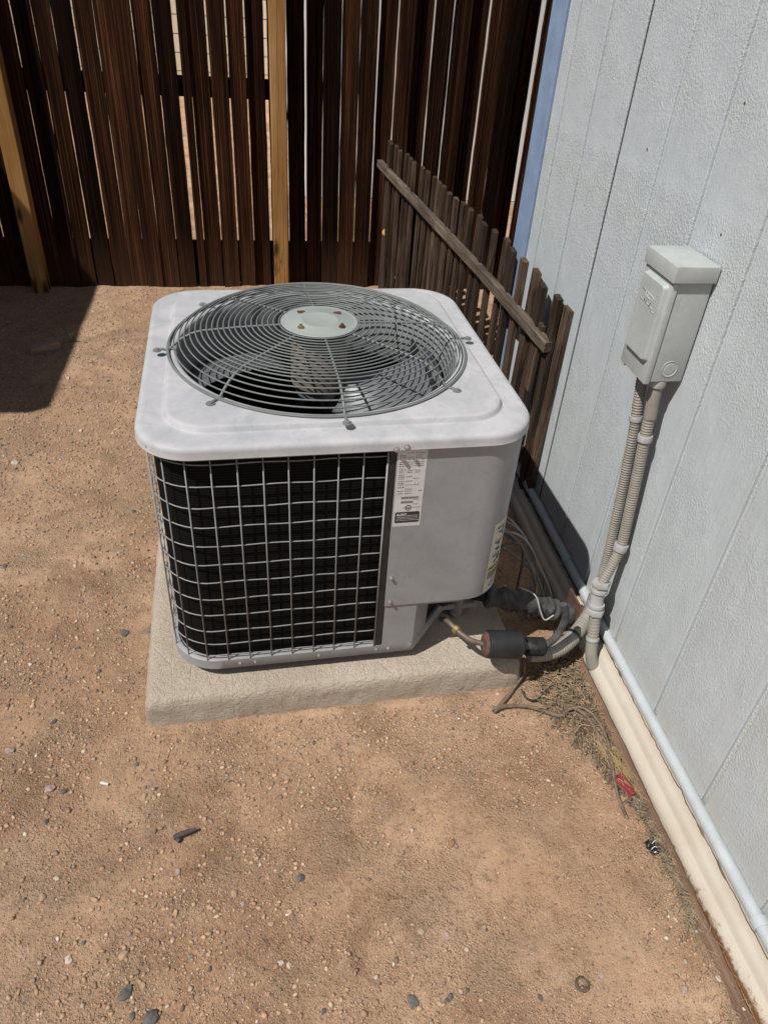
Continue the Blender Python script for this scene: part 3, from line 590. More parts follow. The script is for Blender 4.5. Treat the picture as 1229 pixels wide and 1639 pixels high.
# coil behind the wire
def path_rr(h, r, ends):
    """rounded square outline from the front at x=ends[0] leftwards round to the right side at y=ends[1]"""
    P = [(ends[0], -h), (-(h-r), -h)]
    for cx, cy, a0 in ((-(h-r), -(h-r), 270), (-(h-r), h-r, 180), (h-r, h-r, 90)):
        for k in range(1, 17): a = math.radians(a0-90*k/16); P.append((cx+r*math.cos(a), cy+r*math.sin(a)))
        P.append({(270): (-h, h-r), (180): (h-r, h), (90): (h, ends[1])}[a0])
    return [Vector((x, y, 0)) for x, y in P]
def walk(P):
    cum = [0.0]
    for i in range(1, len(P)): cum.append(cum[-1]+(P[i]-P[i-1]).length)
    def f(s):
        s = min(max(s, 0), cum[-1]-1e-9); i = max(j for j in range(len(P)-1) if cum[j] <= s)
        return P[i].lerp(P[i+1], (s-cum[i])/max(1e-9, cum[i+1]-cum[i]))
    return f, cum[-1]
cp = path_rr(.374, .100, (0.086, -0.13)); V = [(p.x, p.y, z) for p in cp for z in (.046, .621)]
F = [(2*i, 2*i+1, 2*i+3, 2*i+2) for i in range(len(cp)-1)]
co_ = O('coil', V, F, M['coil_fins'], AC, True)
cp2 = path_rr(.340, .085, (0.086, -0.13)); V = [(p.x, p.y, z) for p in cp2 for z in (.046, .621)]
O('coil_inner_row', V, [(2*i, 2*i+1, 2*i+3, 2*i+2) for i in range(len(cp2)-1)], M['coil_fins'], AC, True)
# wire grille
wg = bpy.data.objects.new('wire_grille', None); COL.objects.link(wg); wg.parent = AC; wg.empty_display_size = 0.05
wp, WT = walk(path_rr(.3875, .108, (0.084, -0.16))); wp2, _ = walk(path_rr(.3849, .1054, (0.084, -0.16)))
vm = bpy.data.meshes.new('wire')
t_ = MB().tube([(0, 0, .060), (0, 0, .616)], 0.0014, 6); vm.from_pydata([tuple(v) for v in t_.V], [], t_.F); vm.polygons.foreach_set('use_smooth', [True]*len(vm.polygons))
k = 0; s = 0.0
while s < WT:
    p_ = wp(s); o = link('wire', vm, M['wire_paint'], wg); o.location = (p_.x+random.uniform(-.0008, .0008), p_.y, 0)
    if k == 0: o.scale = (1.5, 1.5, 1.0)
    s += 0.0492; k += 1
zh = [.604, .552, .501, .4525, .402, .3515, .3025, .2525, .204, .155, .1125, .075]
for z in zh:
    P = [wp2(s)+Vector((0, 0, z+0.0010*math.sin(s*40+z*90))) for s in np.linspace(0, WT, 150)]
    MB().tube(P, 0.00135, 6).obj('wire', M['wire_paint'], wg, True)

# service panel with its bent right corner
def panel_path(h=.3915, r=.098, x0=.100, yend=-.12):
    P = [Vector((x0, -h, 0)), Vector((h-r, -h, 0))]
    for k in range(1, 13): a = math.radians(270+90*k/12); P.append(Vector((h-r+r*math.cos(a), -(h-r)+r*math.sin(a), 0)))
    P.append(Vector((h, yend, 0))); return P
def sheet(P, z0, z1, th=0.0016):
    n = len(P); N = []
    for i in range(n):
        t = (P[min(i+1, n-1)]-P[max(i-1, 0)]).normalized(); N.append(Vector((-t.y, t.x, 0)))
    V = []
    for i in range(n): V += [P[i]+Vector((0, 0, z0)), P[i]+Vector((0, 0, z1)), P[i]+N[i]*th+Vector((0, 0, z1)), P[i]+N[i]*th+Vector((0, 0, z0))]
    F = [(0, 3, 2, 1), (4*n-4, 4*n-3, 4*n-2, 4*n-1)]
    for i in range(n-1):
        a = 4*i; b = a+4
        for j in range(4): F.append((a+j, a+(j+1) % 4, b+(j+1) % 4, b+j))
    return V, F
PP = panel_path()
V, F = sheet(PP, .194, .6215); sp = sm(O('service_panel', V, F, M['ac_paint'], AC), 40)
V, F = sheet([Vector((.102, -.3885, 0)), Vector((.178, -.3885, 0)), Vector((.222, -.338, 0)), Vector((.250, -.250, 0)), Vector((.25, -.10, 0))], .0605, .1995)
lp = sm(O('lower_panel', V, F, M['ac_paint'], AC), 25)
MB().prism([(.102, -.389), (.28, -.389), (.325, -.372), (.355, -.345), (.376, -.31), (.386, -.27), (.386, -.12), (.102, -.12)], .187, .1925).obj('bay_shelf', M['ac_paint'], AC)
MB().box(.0865, .1005, -.3885, -.345, .0605, .6215, .0015).obj('corner_channel', M['black_shell'], AC)
# inner walls keep the cabinet dark
MB().box(.252, .256, -.24, .30, .063, .60).obj('divider', M['black_shell'], AC)
pf, PL = walk(PP)
def pn(s):
    a, b = pf(s-0.002), pf(s+0.002); t = (b-a).normalized(); return Vector((t.y, -t.x, 0))
def patch(mb, s0, s1, z0, z1, off, n=1):
    n = max(1, int((s1-s0)/0.005)) if s1 > 0.165 else 1
    V = []
    for i in range(n+1):
        s = s0+(s1-s0)*i/n; p_ = pf(s)+pn(s)*off; V += [p_+Vector((0, 0, z0)), p_+Vector((0, 0, z1))]
    mb.add(V, [(2*i, 2*i+2, 2*i+3, 2*i+1) for i in range(n)])
def screw(x, y, z, d, parent, r=0.0062, mat='screw_metal', h=0.004):
    pr_ = [(r*1.25, 0), (r*1.25, 0.001), (r*0.8, 0.0014), (r*0.8, h), (r*0.55, h*1.12), (0, h*1.12)]
    return sm(MB().lathe(pr_, 14, (x, y, z), toz(d)).obj('screw', M[mat], parent), 35)
for (x, z, y) in ((.116, .6235+.009, -.4003), (.095, .6285, -.4003)): screw(x, y, z, (0, -1, 0), lid, .0048, h=.007)
for (x, z) in ((.1095, .282), (.1115, .2080)): screw(x, -.3916, z, (0, -1, 0), sp, .0046, h=.006)
for (x, z) in ((.089, .048), (.119, .048), (-.05, .046), (-.235, .047), (-.20, .046)): screw(x, -.3885, z, (0, -1, 0), pan, .0036, h=.004)
screw(-.345, -.345, .05, (-1, -1, 0), pan, .004); screw(-.372, -.357, .635, (-1, -.8, 0), lid, .0035)
# rating plate: dense rows of print, mark, black warning box
lab = MB(); patch(lab, .002, .062, .428, .6205, .0004); rp = lab.obj('rating_plate', M['sticker'], sp); rp['label'] = 'white rating plate sticker printed with dense small rows'
ink = MB(); soft = MB(); z = .612; row = 0
while z > .513:
    s = .0065
    for (a, b) in ((.0065, .019), (.022, .036), (.038, .050), (.051, .058)):
        s = a
        if random.random() < 0.22: continue
        while s < b-.001:
            wd = random.uniform(.0012, .0042); patch(ink if random.random() < .35 else soft, s, min(s+wd, b), z, z+random.choice((.0013, .0017)), .0008); s += wd+random.uniform(.0005, .0018)
        if random.random() < .25: break
    z -= .0047 if row % 3 else .0060
    row += 1
s = .016
while s < .052:
    wd = random.uniform(.0004, .0011); patch(soft, s, s+wd, .500, .506, .0008)
    if s < .042: patch(soft, s, s+wd, .489, .495, .0008)
    s += wd+.0007
for z in (.4965, .4855): 
    for s in np.arange(.042, .054, .003): patch(soft, s, s+.002, z, z+.0014, .0008)
for k in range(14):  # round certification mark
    a = 2*math.pi*k/14; s = .033+.0058*math.cos(a); patch(ink, s-.0010, s+.0010, .4770+.0062*math.sin(a)-.0010, .4770+.0062*math.sin(a)+.0010, .0008)
patch(ink, .0308, .0322, .4745, .4800, .0008); patch(ink, .0308, .0340, .4740, .4752, .0008); patch(ink, .0345, .0357, .4735, .4795, .0008)
for s in np.arange(.041, .056, .0034): patch(soft, s, s+.0025, .4765, .4780, .0008)
for s in np.arange(.022, .028, .003): patch(soft, s, s+.0022, .4765, .4780, .0008)
ink.obj('dark_print', M['ink'], rp, False, 'stuff'); soft.obj('fine_print', M['ink_soft'], rp, False, 'stuff')
bxp = MB(); patch(bxp, .006, .0585, .4395, .4650, .0008); patch(bxp, .008, .0565, .4380, .4665, .00075); wb = bxp.obj('warning_box', M['ink'], rp)
tx = MB()
for (z, n_) in ((.4560, 0), (.4520, 1), (.4480, 1), (.4440, 1)):
    s = .0095 if n_ else .030
    while s < .055:
        wd = random.uniform(.001, .004); patch(tx, s, s+wd, z, z+.0013, .0012); s += wd+.0010
z = .4322; s = .008
while s < .056: wd = random.uniform(.001, .003); patch(soft, s, s+wd, z, z+.0012, .0008); s += wd+.001
tx.obj('white_print', M['sticker'], wb, False, 'stuff')
fc = bpy.data.curves.new('alert_text', 'FONT'); fc.body = 'ALERT'; fc.size = .0078; fc.extrude = 0.0001; fc.offset = 0.00025
ft = bpy.data.objects.new('alert_text', fc); COL.objects.link(ft)
dg = bpy.context.evaluated_depsgraph_get(); tm = bpy.data.meshes.new_from_object(ft.evaluated_get(dg)); bpy.data.objects.remove(ft)
tm.name = 'alert_text'; tm.materials.clear(); to = link('alert_text', tm, M['sticker'], wb); to.location = (.100+.0085, -.3915-.0013, .4568); to.rotation_euler = (math.pi/2, 0, 0)
# wrapped warning label on the bent corner
wl = MB(); s0, s1 = .240, .320; patch(wl, s0, s1, .200, .404, .0005); wlo = wl.obj('warning_label', M['sticker_cream'], sp); wlo['label'] = 'cream warning label with pictograms wrapped round the bent corner'
k1 = MB(); k2 = MB(); k3 = MB()
for i, (za, zb) in enumerate(((.352, .392), (.312, .349), (.276, .309))):
    patch(k1, s0+.012, s0+.042, zb-.006, zb-.001, .001); patch(k2, s0+.010, s1-.008, za+.0004, za+.0012, .001)
    for j in range(7):
        a = s0+.016+random.random()*.022; zz = za+.006+random.random()*(zb-za-.020); patch(k1, a, a+random.uniform(.003, .010), zz, zz+random.uniform(.003, .008), .0010+j*.00002)
patch(k3, s0+.004, s1-.004, .262, .270, .001); patch(k1, s0+.006, s0+.045, .268, .2725, .0012)
patch(k2, s0+.006, s1-.01, .238, .2600, .001)
for j in range(26):
    a = s0+.012+random.random()*.050; zz = .208+random.random()*.026; patch(k1 if j % 2 else k2, a, a+random.uniform(.002, .009), zz, zz+.0018, .001+j*.00002)
k1.obj('dark_print', M['ink'], wlo, False, 'stuff'); k2.obj('fine_print', M['ink_soft'], wlo, False, 'stuff'); k3.obj('yellow_stripe', M['ink_yellow'], wlo)

# fan guard: rings, spokes, hub plate
fg = bpy.data.objects.new('fan_guard', None); COL.objects.link(fg); fg.parent = AC; fg.location = (GX, GY, 0.0042); fg.empty_display_size = .05
def gz(r):
    # dome: steep rim up to the bend, nearly flat to the hub
    pts = [(.340, .6625), (.332, .668), (.320, .679), (.305, .690), (.285, .7000), (.265, .7055), (.18, .711), (.09, .714)]
    for (a, za), (b, zb) in zip(pts, pts[1:]):
        if r <= a and r >= b: return za+(zb-za)*(a-r)/(a-b)
    return pts[0][1] if r > .340 else pts[-1][1]
NR = 21
for i in range(NR):
    r = .0915+(.338-.0915)*i/(NR-1); z = gz(r)
    P = [(r*math.cos(2*math.pi*k/112), r*math.sin(2*math.pi*k/112), z+.0004*math.sin(3*2*math.pi*k/112+i)) for k in range(112)]
    MB().tube(P, .0017, 7, closed=True).obj('guard_ring', M['guard_paint'], fg, True)
MB().tube([(.3405*math.cos(2*math.pi*k/112), .3405*math.sin(2*math.pi*k/112), .6622) for k in range(112)], .0022, 7, closed=True).obj('guard_ring', M['guard_paint'], fg, True)
for k in range(8):
    a = math.radians(-88+45*k); d = Vector((math.cos(a), math.sin(a), 0))
    P = [d*r+Vector((0, 0, gz(r)-.0036)) for r in (.085, .13, .18, .225, .262, .285, .305, .320, .332, .340)]
    P += [d*.350+Vector((0, 0, .6622)), d*.357+Vector((0, 0, .6615))]
    spk = sm(MB().tube(P, .0030, 8).obj('guard_spoke', M['guard_paint'], fg), 60)
    c_ = d*.362
    sm(MB().lathe([(.0095, .6590), (.0095, .6612), (.0058, .6616), (.0055, .6638), (.003, .6645), (0, .6645)], 14, (c_.x, c_.y, 0)).obj('spoke_clip', M['guard_paint'], fg), 35)
hubp = sm(MB().lathe([(0, .7125), (.082, .7125), (.0868, .7135), (.0878, .7155), (.0855, .7172), (.078, .7165), (.075, .7180), (.046, .7185), (.0435, .7200), (.040, .7205), (.038, .7198), (0, .7198)], 72).obj('hub_plate', M['disc_paint'], fg), 40)
for k, a in enumerate((222, 318)):
    a = math.radians(a); x, y = .062*math.cos(a), .062*math.sin(a); mt = 'brass' if k == 0 else 'bolt_rust'
    sm(MB().lathe([(.0078, .718), (.0078, .7212), (.0055, .7216), (.0055, .7240), (.0035, .7255), (.003, .7275), (0, .728)], 6, (x, y, 0)).obj('bolt', M[mt], fg), 30)
for a in (40, 128):
    a = math.radians(a); c_ = Vector((.062*math.cos(a), .062*math.sin(a), 0)); t_ = MB()
    t_.prism([(c_.x+.011*math.cos(a+b_), c_.y+.009*math.sin(a+b_)) for b_ in (0.2, 2.0, 2.5, 4.2, 4.7)], .7178, .7196); t_.obj('rusted_slot', M['bolt_rust'], fg)
# motor and blades
sm(MB().lathe([(0, .565), (.060, .565), (.066, .572), (.066, .660), (.060, .672), (.058, .7115), (0, .7115)], 40, (GX, GY, 0)).obj('motor', M['motor_paint'], AC), 35)
fan = bpy.data.objects.new('fan', None); COL.objects.link(fan); fan.parent = AC; fan.location = (GX, GY, 0); fan.empty_display_size = .05
sm(MB().lathe([(0, .545), (.055, .545), (.055, .562), (.02, .564), (0, .564)], 32).obj('fan_hub', M['blade_metal'], fan), 35)
def blade(a0):
    V = []; F = []; nr, na = 12, 14
    for i in range(nr+1):
        r = .05+(.298-.05)*i/nr; spread = math.radians(34+62*(i/nr)**0.75); sw = math.radians(14)*(i/nr)
        for j in range(na+1):
            u = j/na-0.5; a = a0+u*spread+sw; z = .552+u*(.085+.02*i/nr)+.010*(1-(2*u)**2)
            V.append((r*math.cos(a), r*math.sin(a), z))
    n = na+1
    for i in range(nr):
        for j in range(na): F.append((i*n+j, i*n+j+1, (i+1)*n+j+1, (i+1)*n+j))
    o = O('fan_blade', V, F, M['blade_metal'], fan, True); md = o.modifiers.new('solid', 'SOLIDIFY'); md.thickness = .0018
for a in (-42, 138): blade(math.radians(a))
MB().lathe([(0, .10), (.11, .10), (.118, .108), (.118, .34), (.10, .37), (0, .385)], 32, (0.05, 0.05, 0)).obj('compressor', M['black_shell'], AC, True)

# valves in the service bay
vb = sm(MB().lathe([(.012, -.03), (.016, -.028), (.016, .0), (.011, .004), (.011, .03), (.008, .034), (0, .034)], 16, (.285, -.300, .110), toz((0.3, -0.6, 0.8))).obj('service_valve', M['black_shell'], AC), 40)
sm(MB().lathe([(.016, -.03), (.019, -.026), (.019, .012), (.013, .016), (.013, .05), (0, .052)], 16, (.300, -.275, .150), toz((0.1, -0.2, 0.9))).obj('service_valve', M['copper'], AC), 40)
sm(corr([(.338, -.235, .185), (.338, -.24, .12), (.335, -.245, .05), (.33, -.25, .006)], .018, .009, .06).obj('power_whip', M['conduit_grey'], AC), 80)

# ------------------------------------------------------------------ filter drier and lines at the unit's right
fd = thing('filter_drier', 'black cylindrical filter drier with rusty end on copper line beside the pad', 'filter drier', (.395, -.432, .0))
axd = Vector((1, -.03, -.10)).normalized(); Md = toz(axd); cdr = Vector((.008, 0, .163))
sm(MB().lathe([(.029, -.044), (.0335, -.041), (.0345, -.037), (.0345, .037), (.0335, .041), (.029, .0435), (.029, .0425)], 36, cdr, Md).obj('shell', M['black_shell'], fd), 40)
sm(MB().lathe([(0, -.0525), (.010, -.052), (.024, -.0495), (.030, -.0455), (.030, -.0435), (0, -.0435)], 32, cdr, Md).obj('end_cap', M['rust'], fd), 50)
sm(MB().lathe([(0, .0435), (.028, .0435), (.026, .048), (.012, .052), (0, .052)], 32, cdr, Md).obj('end_cap', M['black_shell'], fd), 50)
e0 = cdr-axd*.050; P = spline([e0, e0+Vector((-.030, .012, .004)), e0+Vector((-.055, .035, .012)), e0+Vector((-.075, .065, .018)), (-.115, .125, .135)], .008)
sm(MB().tube(P, .0068, 12).obj('liquid_line', M['copper'], fd), 60)
q = e0+Vector((-.060, .041, .0135)); sm(MB().lathe([(.009, -.006), (.0105, -.005), (.0105, .005), (.009, .006)], 8, q, toz((-.5, .65, .15))).obj('flare_nut', M['brass'], fd), 30)
e1 = cdr+axd*.050; P = spline([e1, e1+Vector((.040, .005, -.018)), e1+Vector((.080, .015, -.014)), e1+Vector((.104, .028, .012)), e1+Vector((.110, .034, .055)), e1+Vector((.098, .038, .090))], .006)
sm(MB().tube(P, .0092, 12).obj('insulated_line', M['grey_foam'], fd), 60)
sm(MB().lathe([(.020, -.026), (.024, -.022), (.024, .022), (.020, .026)], 20, e1+Vector((.040, .016, -.028)), Md).obj('sleeve', M['black_foam'], fd), 40)

# thick flex sleeve to the wall
o3 = (.60, -.38, 0); fs = thing('flexible_conduit', 'thick grey beige ribbed sleeve curving from filter drier up to the wall', 'conduit', o3)
L4 = [(.490, -.405, .088), (.540, -.402, .084), (.592, -.383, .086), (.645, -.342, .092), (.688, -.302, .112), (.703, -.282, .155)]
sm(corr(rel(L4, o3), .0195, .0075, .035, 18).obj('ribbed_tube', M['conduit_grey'], fs), 80)
sm(MB().lathe([(.0205, -.004), (.0215, -.003), (.0215, .003), (.0205, .004)], 20, Vector((.630, -.355, .090))-Vector(o3), toz((.7, .5, .3))).obj('cable_tie', M['black_shell'], fs), 30)

# wrinkled insulated suction line
o4 = (.55, -.25, 0); su = thing('suction_line', 'fat wrinkled black and grey foam insulated refrigerant line into the wall', 'pipe', o4)
Q = spline([(.30, -.22, .165), (.36, -.235, .160), (.42, -.25, .150)], .006)
sm(MB().tube(rel(Q, o4), .020, 16).obj('black_insulation', M['black_foam'], su), 70)
Q = spline([(.41, -.25, .152), (.46, -.258, .145), (.54, -.255, .118), (.62, -.25, .078), (.685, -.245, .050), (.70, -.245, .044)], .004); rr_ = [.0285*(1+.16*noise.noise(Vector((i*.22, 1, 0)))+.10*math.sin(i*.62+2*noise.noise(Vector((i*.1, 4, 0))))) for i in range(len(Q))]
sl_ = MB().tube(rel(Q, o4), lambda i: rr_[i], 22)
for v in sl_.V: v += Vector((noise.noise(v*45), noise.noise(v*45+Vector((9, 0, 0))), noise.noise(v*45+Vector((0, 9, 0)))))*.0042
sm(sl_.obj('wrinkled_insulation', M['grey_foam'], su), 90)
Q = spline([(.70, -.245, .052), (.665, -.24, .068), (.66, -.235, .085)], .005)
P = spline([(.50, -.255, .176), (.535, -.275, .165), (.548, -.300, .130), (.560, -.312, .110), (.585, -.305, .118)], .005)
sm(MB().tube(rel(P, o4), .0022, 8).obj('grey_lead', M['wire_white'], su), 60)
hole = MB().box(.668, .674, -.29, -.205, .02, .115, .002).obj('patch_board', M['rust'], None); tag(hole, 'rusty brown patch on the skirting where the refrigerant line enters', 'patch')

# slack loops of thin cable behind the unit
o5 = (.53, -.10, 0); cb = thing('cable_bundle', 'slack loops of thin grey cable hanging between the unit and the wall', 'cable', o5)
for k in range(8):
    a = random.uniform(-.02, .02); b = random.uniform(-.05, .06); h = random.uniform(.16, .24); x1 = random.uniform(.53, .62)
    P = [(.42, -.02+b, h*.75), (.47+a, -.05+b, h), (.53+a, -.08+b*.6, h*.92), (x1-.01, -.12, h*.55), (x1+a, -.16+b*.5, .06), (x1-.03+k*.008, -.20, .006)]
    sm(MB().tube(rel(spline(P, .008), o5), .0038, 7).obj('cable', M['cable_grey'], cb), 60)
P = [(.44, -.10, .004), (.445, -.10, .13), (.47, -.11, .19), (.52, -.12, .215), (.55, -.12, .17), (.54, -.15, .07), (.53, -.17, .004)]
sm(MB().tube(rel(spline(P, .008), o5), .0042, 7).obj('cable', M['cable_brown'], cb), 60)

# ------------------------------------------------------------------ low picket panel standing by the unit
pfz = thing('picket_fence_panel', 'low weathered picket fence panel standing between the air conditioner and the house', 'picket fence', (.56, 1.15, 0))
PX = [.725, .719, .708, .7, .692, .682, .673, .664, .654, .646, .637, .628, .621, .613, .605, .597, .589, .58, .572, .563, .556, .548, .538, .529, .522, .514]
PY = [.326, .376, .475, .55, .625, .718, .801, .887, .976, 1.053, 1.131, 1.214, 1.278, 1.356, 1.428, 1.499, 1.574, 1.654, 1.726, 1.81, 1.877, 1.952, 2.045, 2.127, 2.194, 2.262]
PZ = [.704, .718, .719, .733, .74, .743, .748, .75, .75, .754, .753, .754, .755, .752, .759, .758, .758, .763, .763, .764, .765, .765, .761, .764, .764, .76]
def pxl(y): return .722-.1087*(y-.35)
pm = []
for v_ in range(3):
    me = bpy.data.meshes.new('picket'); b = MB().box(-.0085, .0085, -.0265, .0265, 0, 1, .0)
    bm = bmesh.new(); vs_ = [bm.verts.new(v) for v in b.V]; [bm.faces.new([vs_[i] for i in f]) for f in b.F]
    bmesh.ops.subdivide_edges(bm, edges=[e for e in bm.edges if abs(e.verts[0].co.z-e.verts[1].co.z) > .5], cuts=7)
    for v in bm.verts:
        k = noise.noise(Vector((v_*7.3, v.co.z*3, 0))); v.co.y += .003*k; v.co.x += .0025*noise.noise(Vector((v_*3.1, v.co.z*2.5, 5)))
        if v.co.z > .99: v.co.z -= .006*random.random()
    bmesh.ops.bevel(bm, geom=[e for e in bm.edges if e.calc_length() > .1 and len(e.link_faces) == 2 and e.calc_face_angle() > 1], offset=.0015, segments=1, affect='EDGES')
    bm.to_mesh(me); bm.free(); me.materials.append(M['weathered_wood']); pm.append(me)
for i, (y, z) in enumerate(zip(PY, PZ)):
    x = PX[i]; o = link('picket', pm[i % 3], None, pfz); o.location = (x+random.uniform(-.003, .003)-.56, y-1.15, 0); o.scale = (1, 1, z)
    o.rotation_euler = (random.uniform(-.008, .008), random.uniform(-.012, .012), -.1087+random.uniform(-.05, .05))
ra = math.atan2(-.088, 2.14)
def rail(y0, y1, zc0, zc1, xo, w_=.030, h_=.040, name='rail'):
    x0, x1 = pxl(y0)+xo, pxl(y1)+xo; L = math.hypot(y1-y0, x1-x0)
    b = MB().box(-w_/2, w_/2, 0, L, -h_/2, h_/2, .002); o = b.obj(name, M['grey_rail_wood'], pfz)
    o.location = (x0-.56, y0-1.15, zc0); o.rotation_euler = (math.atan2(zc1-zc0, L), 0, -math.atan2(x1-x0, y1-y0)); return o
rail(.345, .925, .572, .602, -.0225, .026, .034); rail(.927, 2.32, .602, .645, -.0225, .026, .033); rail(.45, 2.20, .14, .13, .0225)
s_ = MB().box(-.006, .006, -.02, .02, -.11, .11, .0012).obj('broken_picket', M['weathered_wood'], pfz); s_.location = (pxl(.43)-.56-.014, .43-1.15, .50); s_.rotation_euler = (0, .02, 0)
# cut sapling beside the far end of the panel
sp_ = thing('cut_sapling', 'thin cut sapling stem with pale sawn end against the tall fence', 'sapling', (.545, 2.25, 0))
Q = spline([(-.02, .02, -.01), (-.012, .01, .09), (0, 0, .18), (-.02, -.03, .26), (-.026, -.05, .34)], .01)
sm(MB().tube(Q, lambda i: .011-.003*i/len(Q), 10).obj('stem', M['bark'], sp_), 60)
d_ = (Q[-1]-Q[-2]).normalized(); sm(MB().lathe([(.014, -.008), (.019, 0), (.0185, .004), (0, .0045)], 16, Q[-1]+Vector((-.004, -.01, .008)), toz((-.1, -.75, .65))).obj('sawn_end', M['post_wood'], sp_), 35)
Q = spline([(-.005, .005, .07), (.025, -.01, .075), (.055, -.03, .03), (.06, -.035, 0)], .01); sm(MB().tube(Q, .007, 8).obj('side_shoot', M['bark'], sp_), 60)

# ------------------------------------------------------------------ tall fence
tf = thing('wooden_fence', 'tall dark brown stained wooden board fence with bright gaps behind the unit', 'fence', (0, 2.36, 0))
FYa = [-1.74, -1.66, -1.52, -1.438, -1.356, -1.275, -1.19, -1.11, -1.03, -.952, -.865, -.78, -.70, -.62, -.534, -.443, -.396, -.308, -.223, -.143, -.055, .038, .126, .208, .293, .376, .461, .546, .625, .712, .800, .885, .968, 1.052, 1.136, 1.221, 1.305, 1.39, 1.475, 1.56, 1.645, 1.73]
lft = -1.82
while lft > -4.0: FYa.insert(0, lft); lft -= .083
x_ = 1.815
while x_ < 3.2: FYa.append(x_); x_ += .083
fm = []
for v_ in range(4):
    me = bpy.data.meshes.new('fence_board'); bm = bmesh.new(); b = MB().box(-.5, .5, -.008, .008, 0, 1)
    vs_ = [bm.verts.new(v) for v in b.V]; [bm.faces.new([vs_[i] for i in f]) for f in b.F]
    bmesh.ops.subdivide_edges(bm, edges=[e for e in bm.edges if abs(e.verts[0].co.z-e.verts[1].co.z) > .5], cuts=27)
    for v in bm.verts:
        side = 1 if v.co.x > 0 else -1
        v.co.x += .022*noise.noise(Vector((v_*5.1+side*3, v.co.z*4.5, 2)))+.020*noise.noise(Vector((v_*9.1+side*7, v.co.z*14, 2)))+.012*noise.noise(Vector((v_*2.1+side*5, v.co.z*60, 2))); v.co.y += .004*noise.noise(Vector((v_*4.4, v.co.z*3, 8)))
    bm.to_mesh(me); bm.free(); me.materials.append(M['fence_wood']); fm.append(me)
wide = {-.443: .018, -.055: .013, .126: .0105, .461: .0085, .80: .009, .546: .004, .625: .004, -.223: .007, -.308: .006, -1.356: .006, -.952: .007, -.865: .006, .038: .005, 1.221: .006}
recess = {.126: .030, -.143: .020, .461: .022, .625: .026, .885: .030, 1.136: .050, -.396: .014, 1.39: .03}
for i in range(len(FYa)-1):
    a, b = FYa[i], FYa[i+1]; ga = wide.get(a, random.choice((.0022, .0035, .0045))); gb = wide.get(b, random.choice((.0022, .0035, .0045)))
    wd = (b-a)-ga/2-gb/2; o = link('fence_board', fm[(i*7+i//4) % 4], None, tf)
    o.location = ((a+ga/2+b-gb/2)/2, recess.get(a, 0)+random.uniform(-.004, .006), -.03); o.scale = (wd*(-1 if i % 2 else 1), 1, 1.85+random.uniform(-.01, .02))
    o.rotation_euler = (random.uniform(-.003, .003), random.uniform(-.0022, .0022), random.uniform(-.03, .03))
for (z0, z1, y0, y1) in ((.885, .968, .062, .10), (1.62, 1.70, .062, .10)):
    for (xa, xb) in (((-4.0, .004),) if z0 < 1 else ((-4.0, .004), (.006, 3.2))): MB().box(xa, xb, y0, y1, z0, z1, .002).obj('rail', M['fence_wood'], tf)
MB().box(-4.0, 3.2, .062, .080, -.03, .225, .002).obj('kickboard', M['fence_wood'], tf)
for x in (-1.218, -.008, 1.80, -2.43, 3.0):
    o = MB().box(-.036, .036, -.036, .036, -.05, 1.88, .004).obj('post', M['post_wood'], tf); o.location = (x, -.049, 0); o.rotation_euler = (0, .004, random.uniform(-.02, .02))
    o['label'] = 'unstained golden brown square post in front of the boards'

# ------------------------------------------------------------------ neighbours seen through the gaps
nb = thing('neighbour_house', 'bright white wall of a neighbouring house glimpsed through the fence gaps', 'house', (3.6, 4.2, 0))
MB().box(-3.35, 4.0, 0, .2, 0, 2.9).obj('wall', M['white_stucco'], nb); MB().box(-3.35, -3.16, .2, 5.0, 0, 2.9).obj('side_wall', M['white_stucco'], nb)
rf = MB(); rf.add([(-3.7, -.35, 2.85), (4.3, -.35, 2.85), (4.3, 5.3, 2.85), (-3.7, 5.3, 2.85), (-3.7, 2.4, 4.1), (4.3, 2.4, 4.1)], [(0, 1, 5, 4), (2, 3, 4, 5), (0, 4, 3), (1, 2, 5), (0, 3, 2, 1)]); rf.obj('roof', M['roofing'], nb)
nb2 = thing('neighbour_shed', 'beige lap sided building seen far beyond the fence through wider gaps', 'building', (-2.2, 9.0, 0))
for k in range(15): MB().box(-3.2, 2.6, -.012+.0, .02, k*.19+.004, k*.19+.184).obj('lap_board', M['beige_lap'], nb2)
MB().box(-3.2, 2.6, .022, 3.0, 0, 2.86).obj('wall', M['beige_lap'], nb2); MB().box(-3.5, 2.9, -.3, 3.3, 2.865, 2.98).obj('roof', M['roofing'], nb2)

# shed to the left whose eave throws the dark shadow in the corner
sh = thing('garden_shed', 'brown plank garden shed with flat overhanging roof shading the fence corner', 'shed', (-3.2, 1.25, 0))
MB().box(-.78, .72, -.72, 1.0, 0.0, 2.08).obj('inner_wall', M['shed_wood'], sh)
for k in range(9): MB().box(.722, .745, -.72+k*.190+.002, -.72+k*.190+.187, .02, 2.08, .002).obj('plank', M['shed_wood'], sh)
for k in range(8): MB().box(-.78+k*.19+.002, -.78+k*.19+.186, -.745, -.722, .02, 2.08, .002).obj('plank', M['shed_wood'], sh)
MB().box(-.95, .92, -.885, 1.05, 2.085, 2.20, .004).obj('roof', M['roofing'], sh)

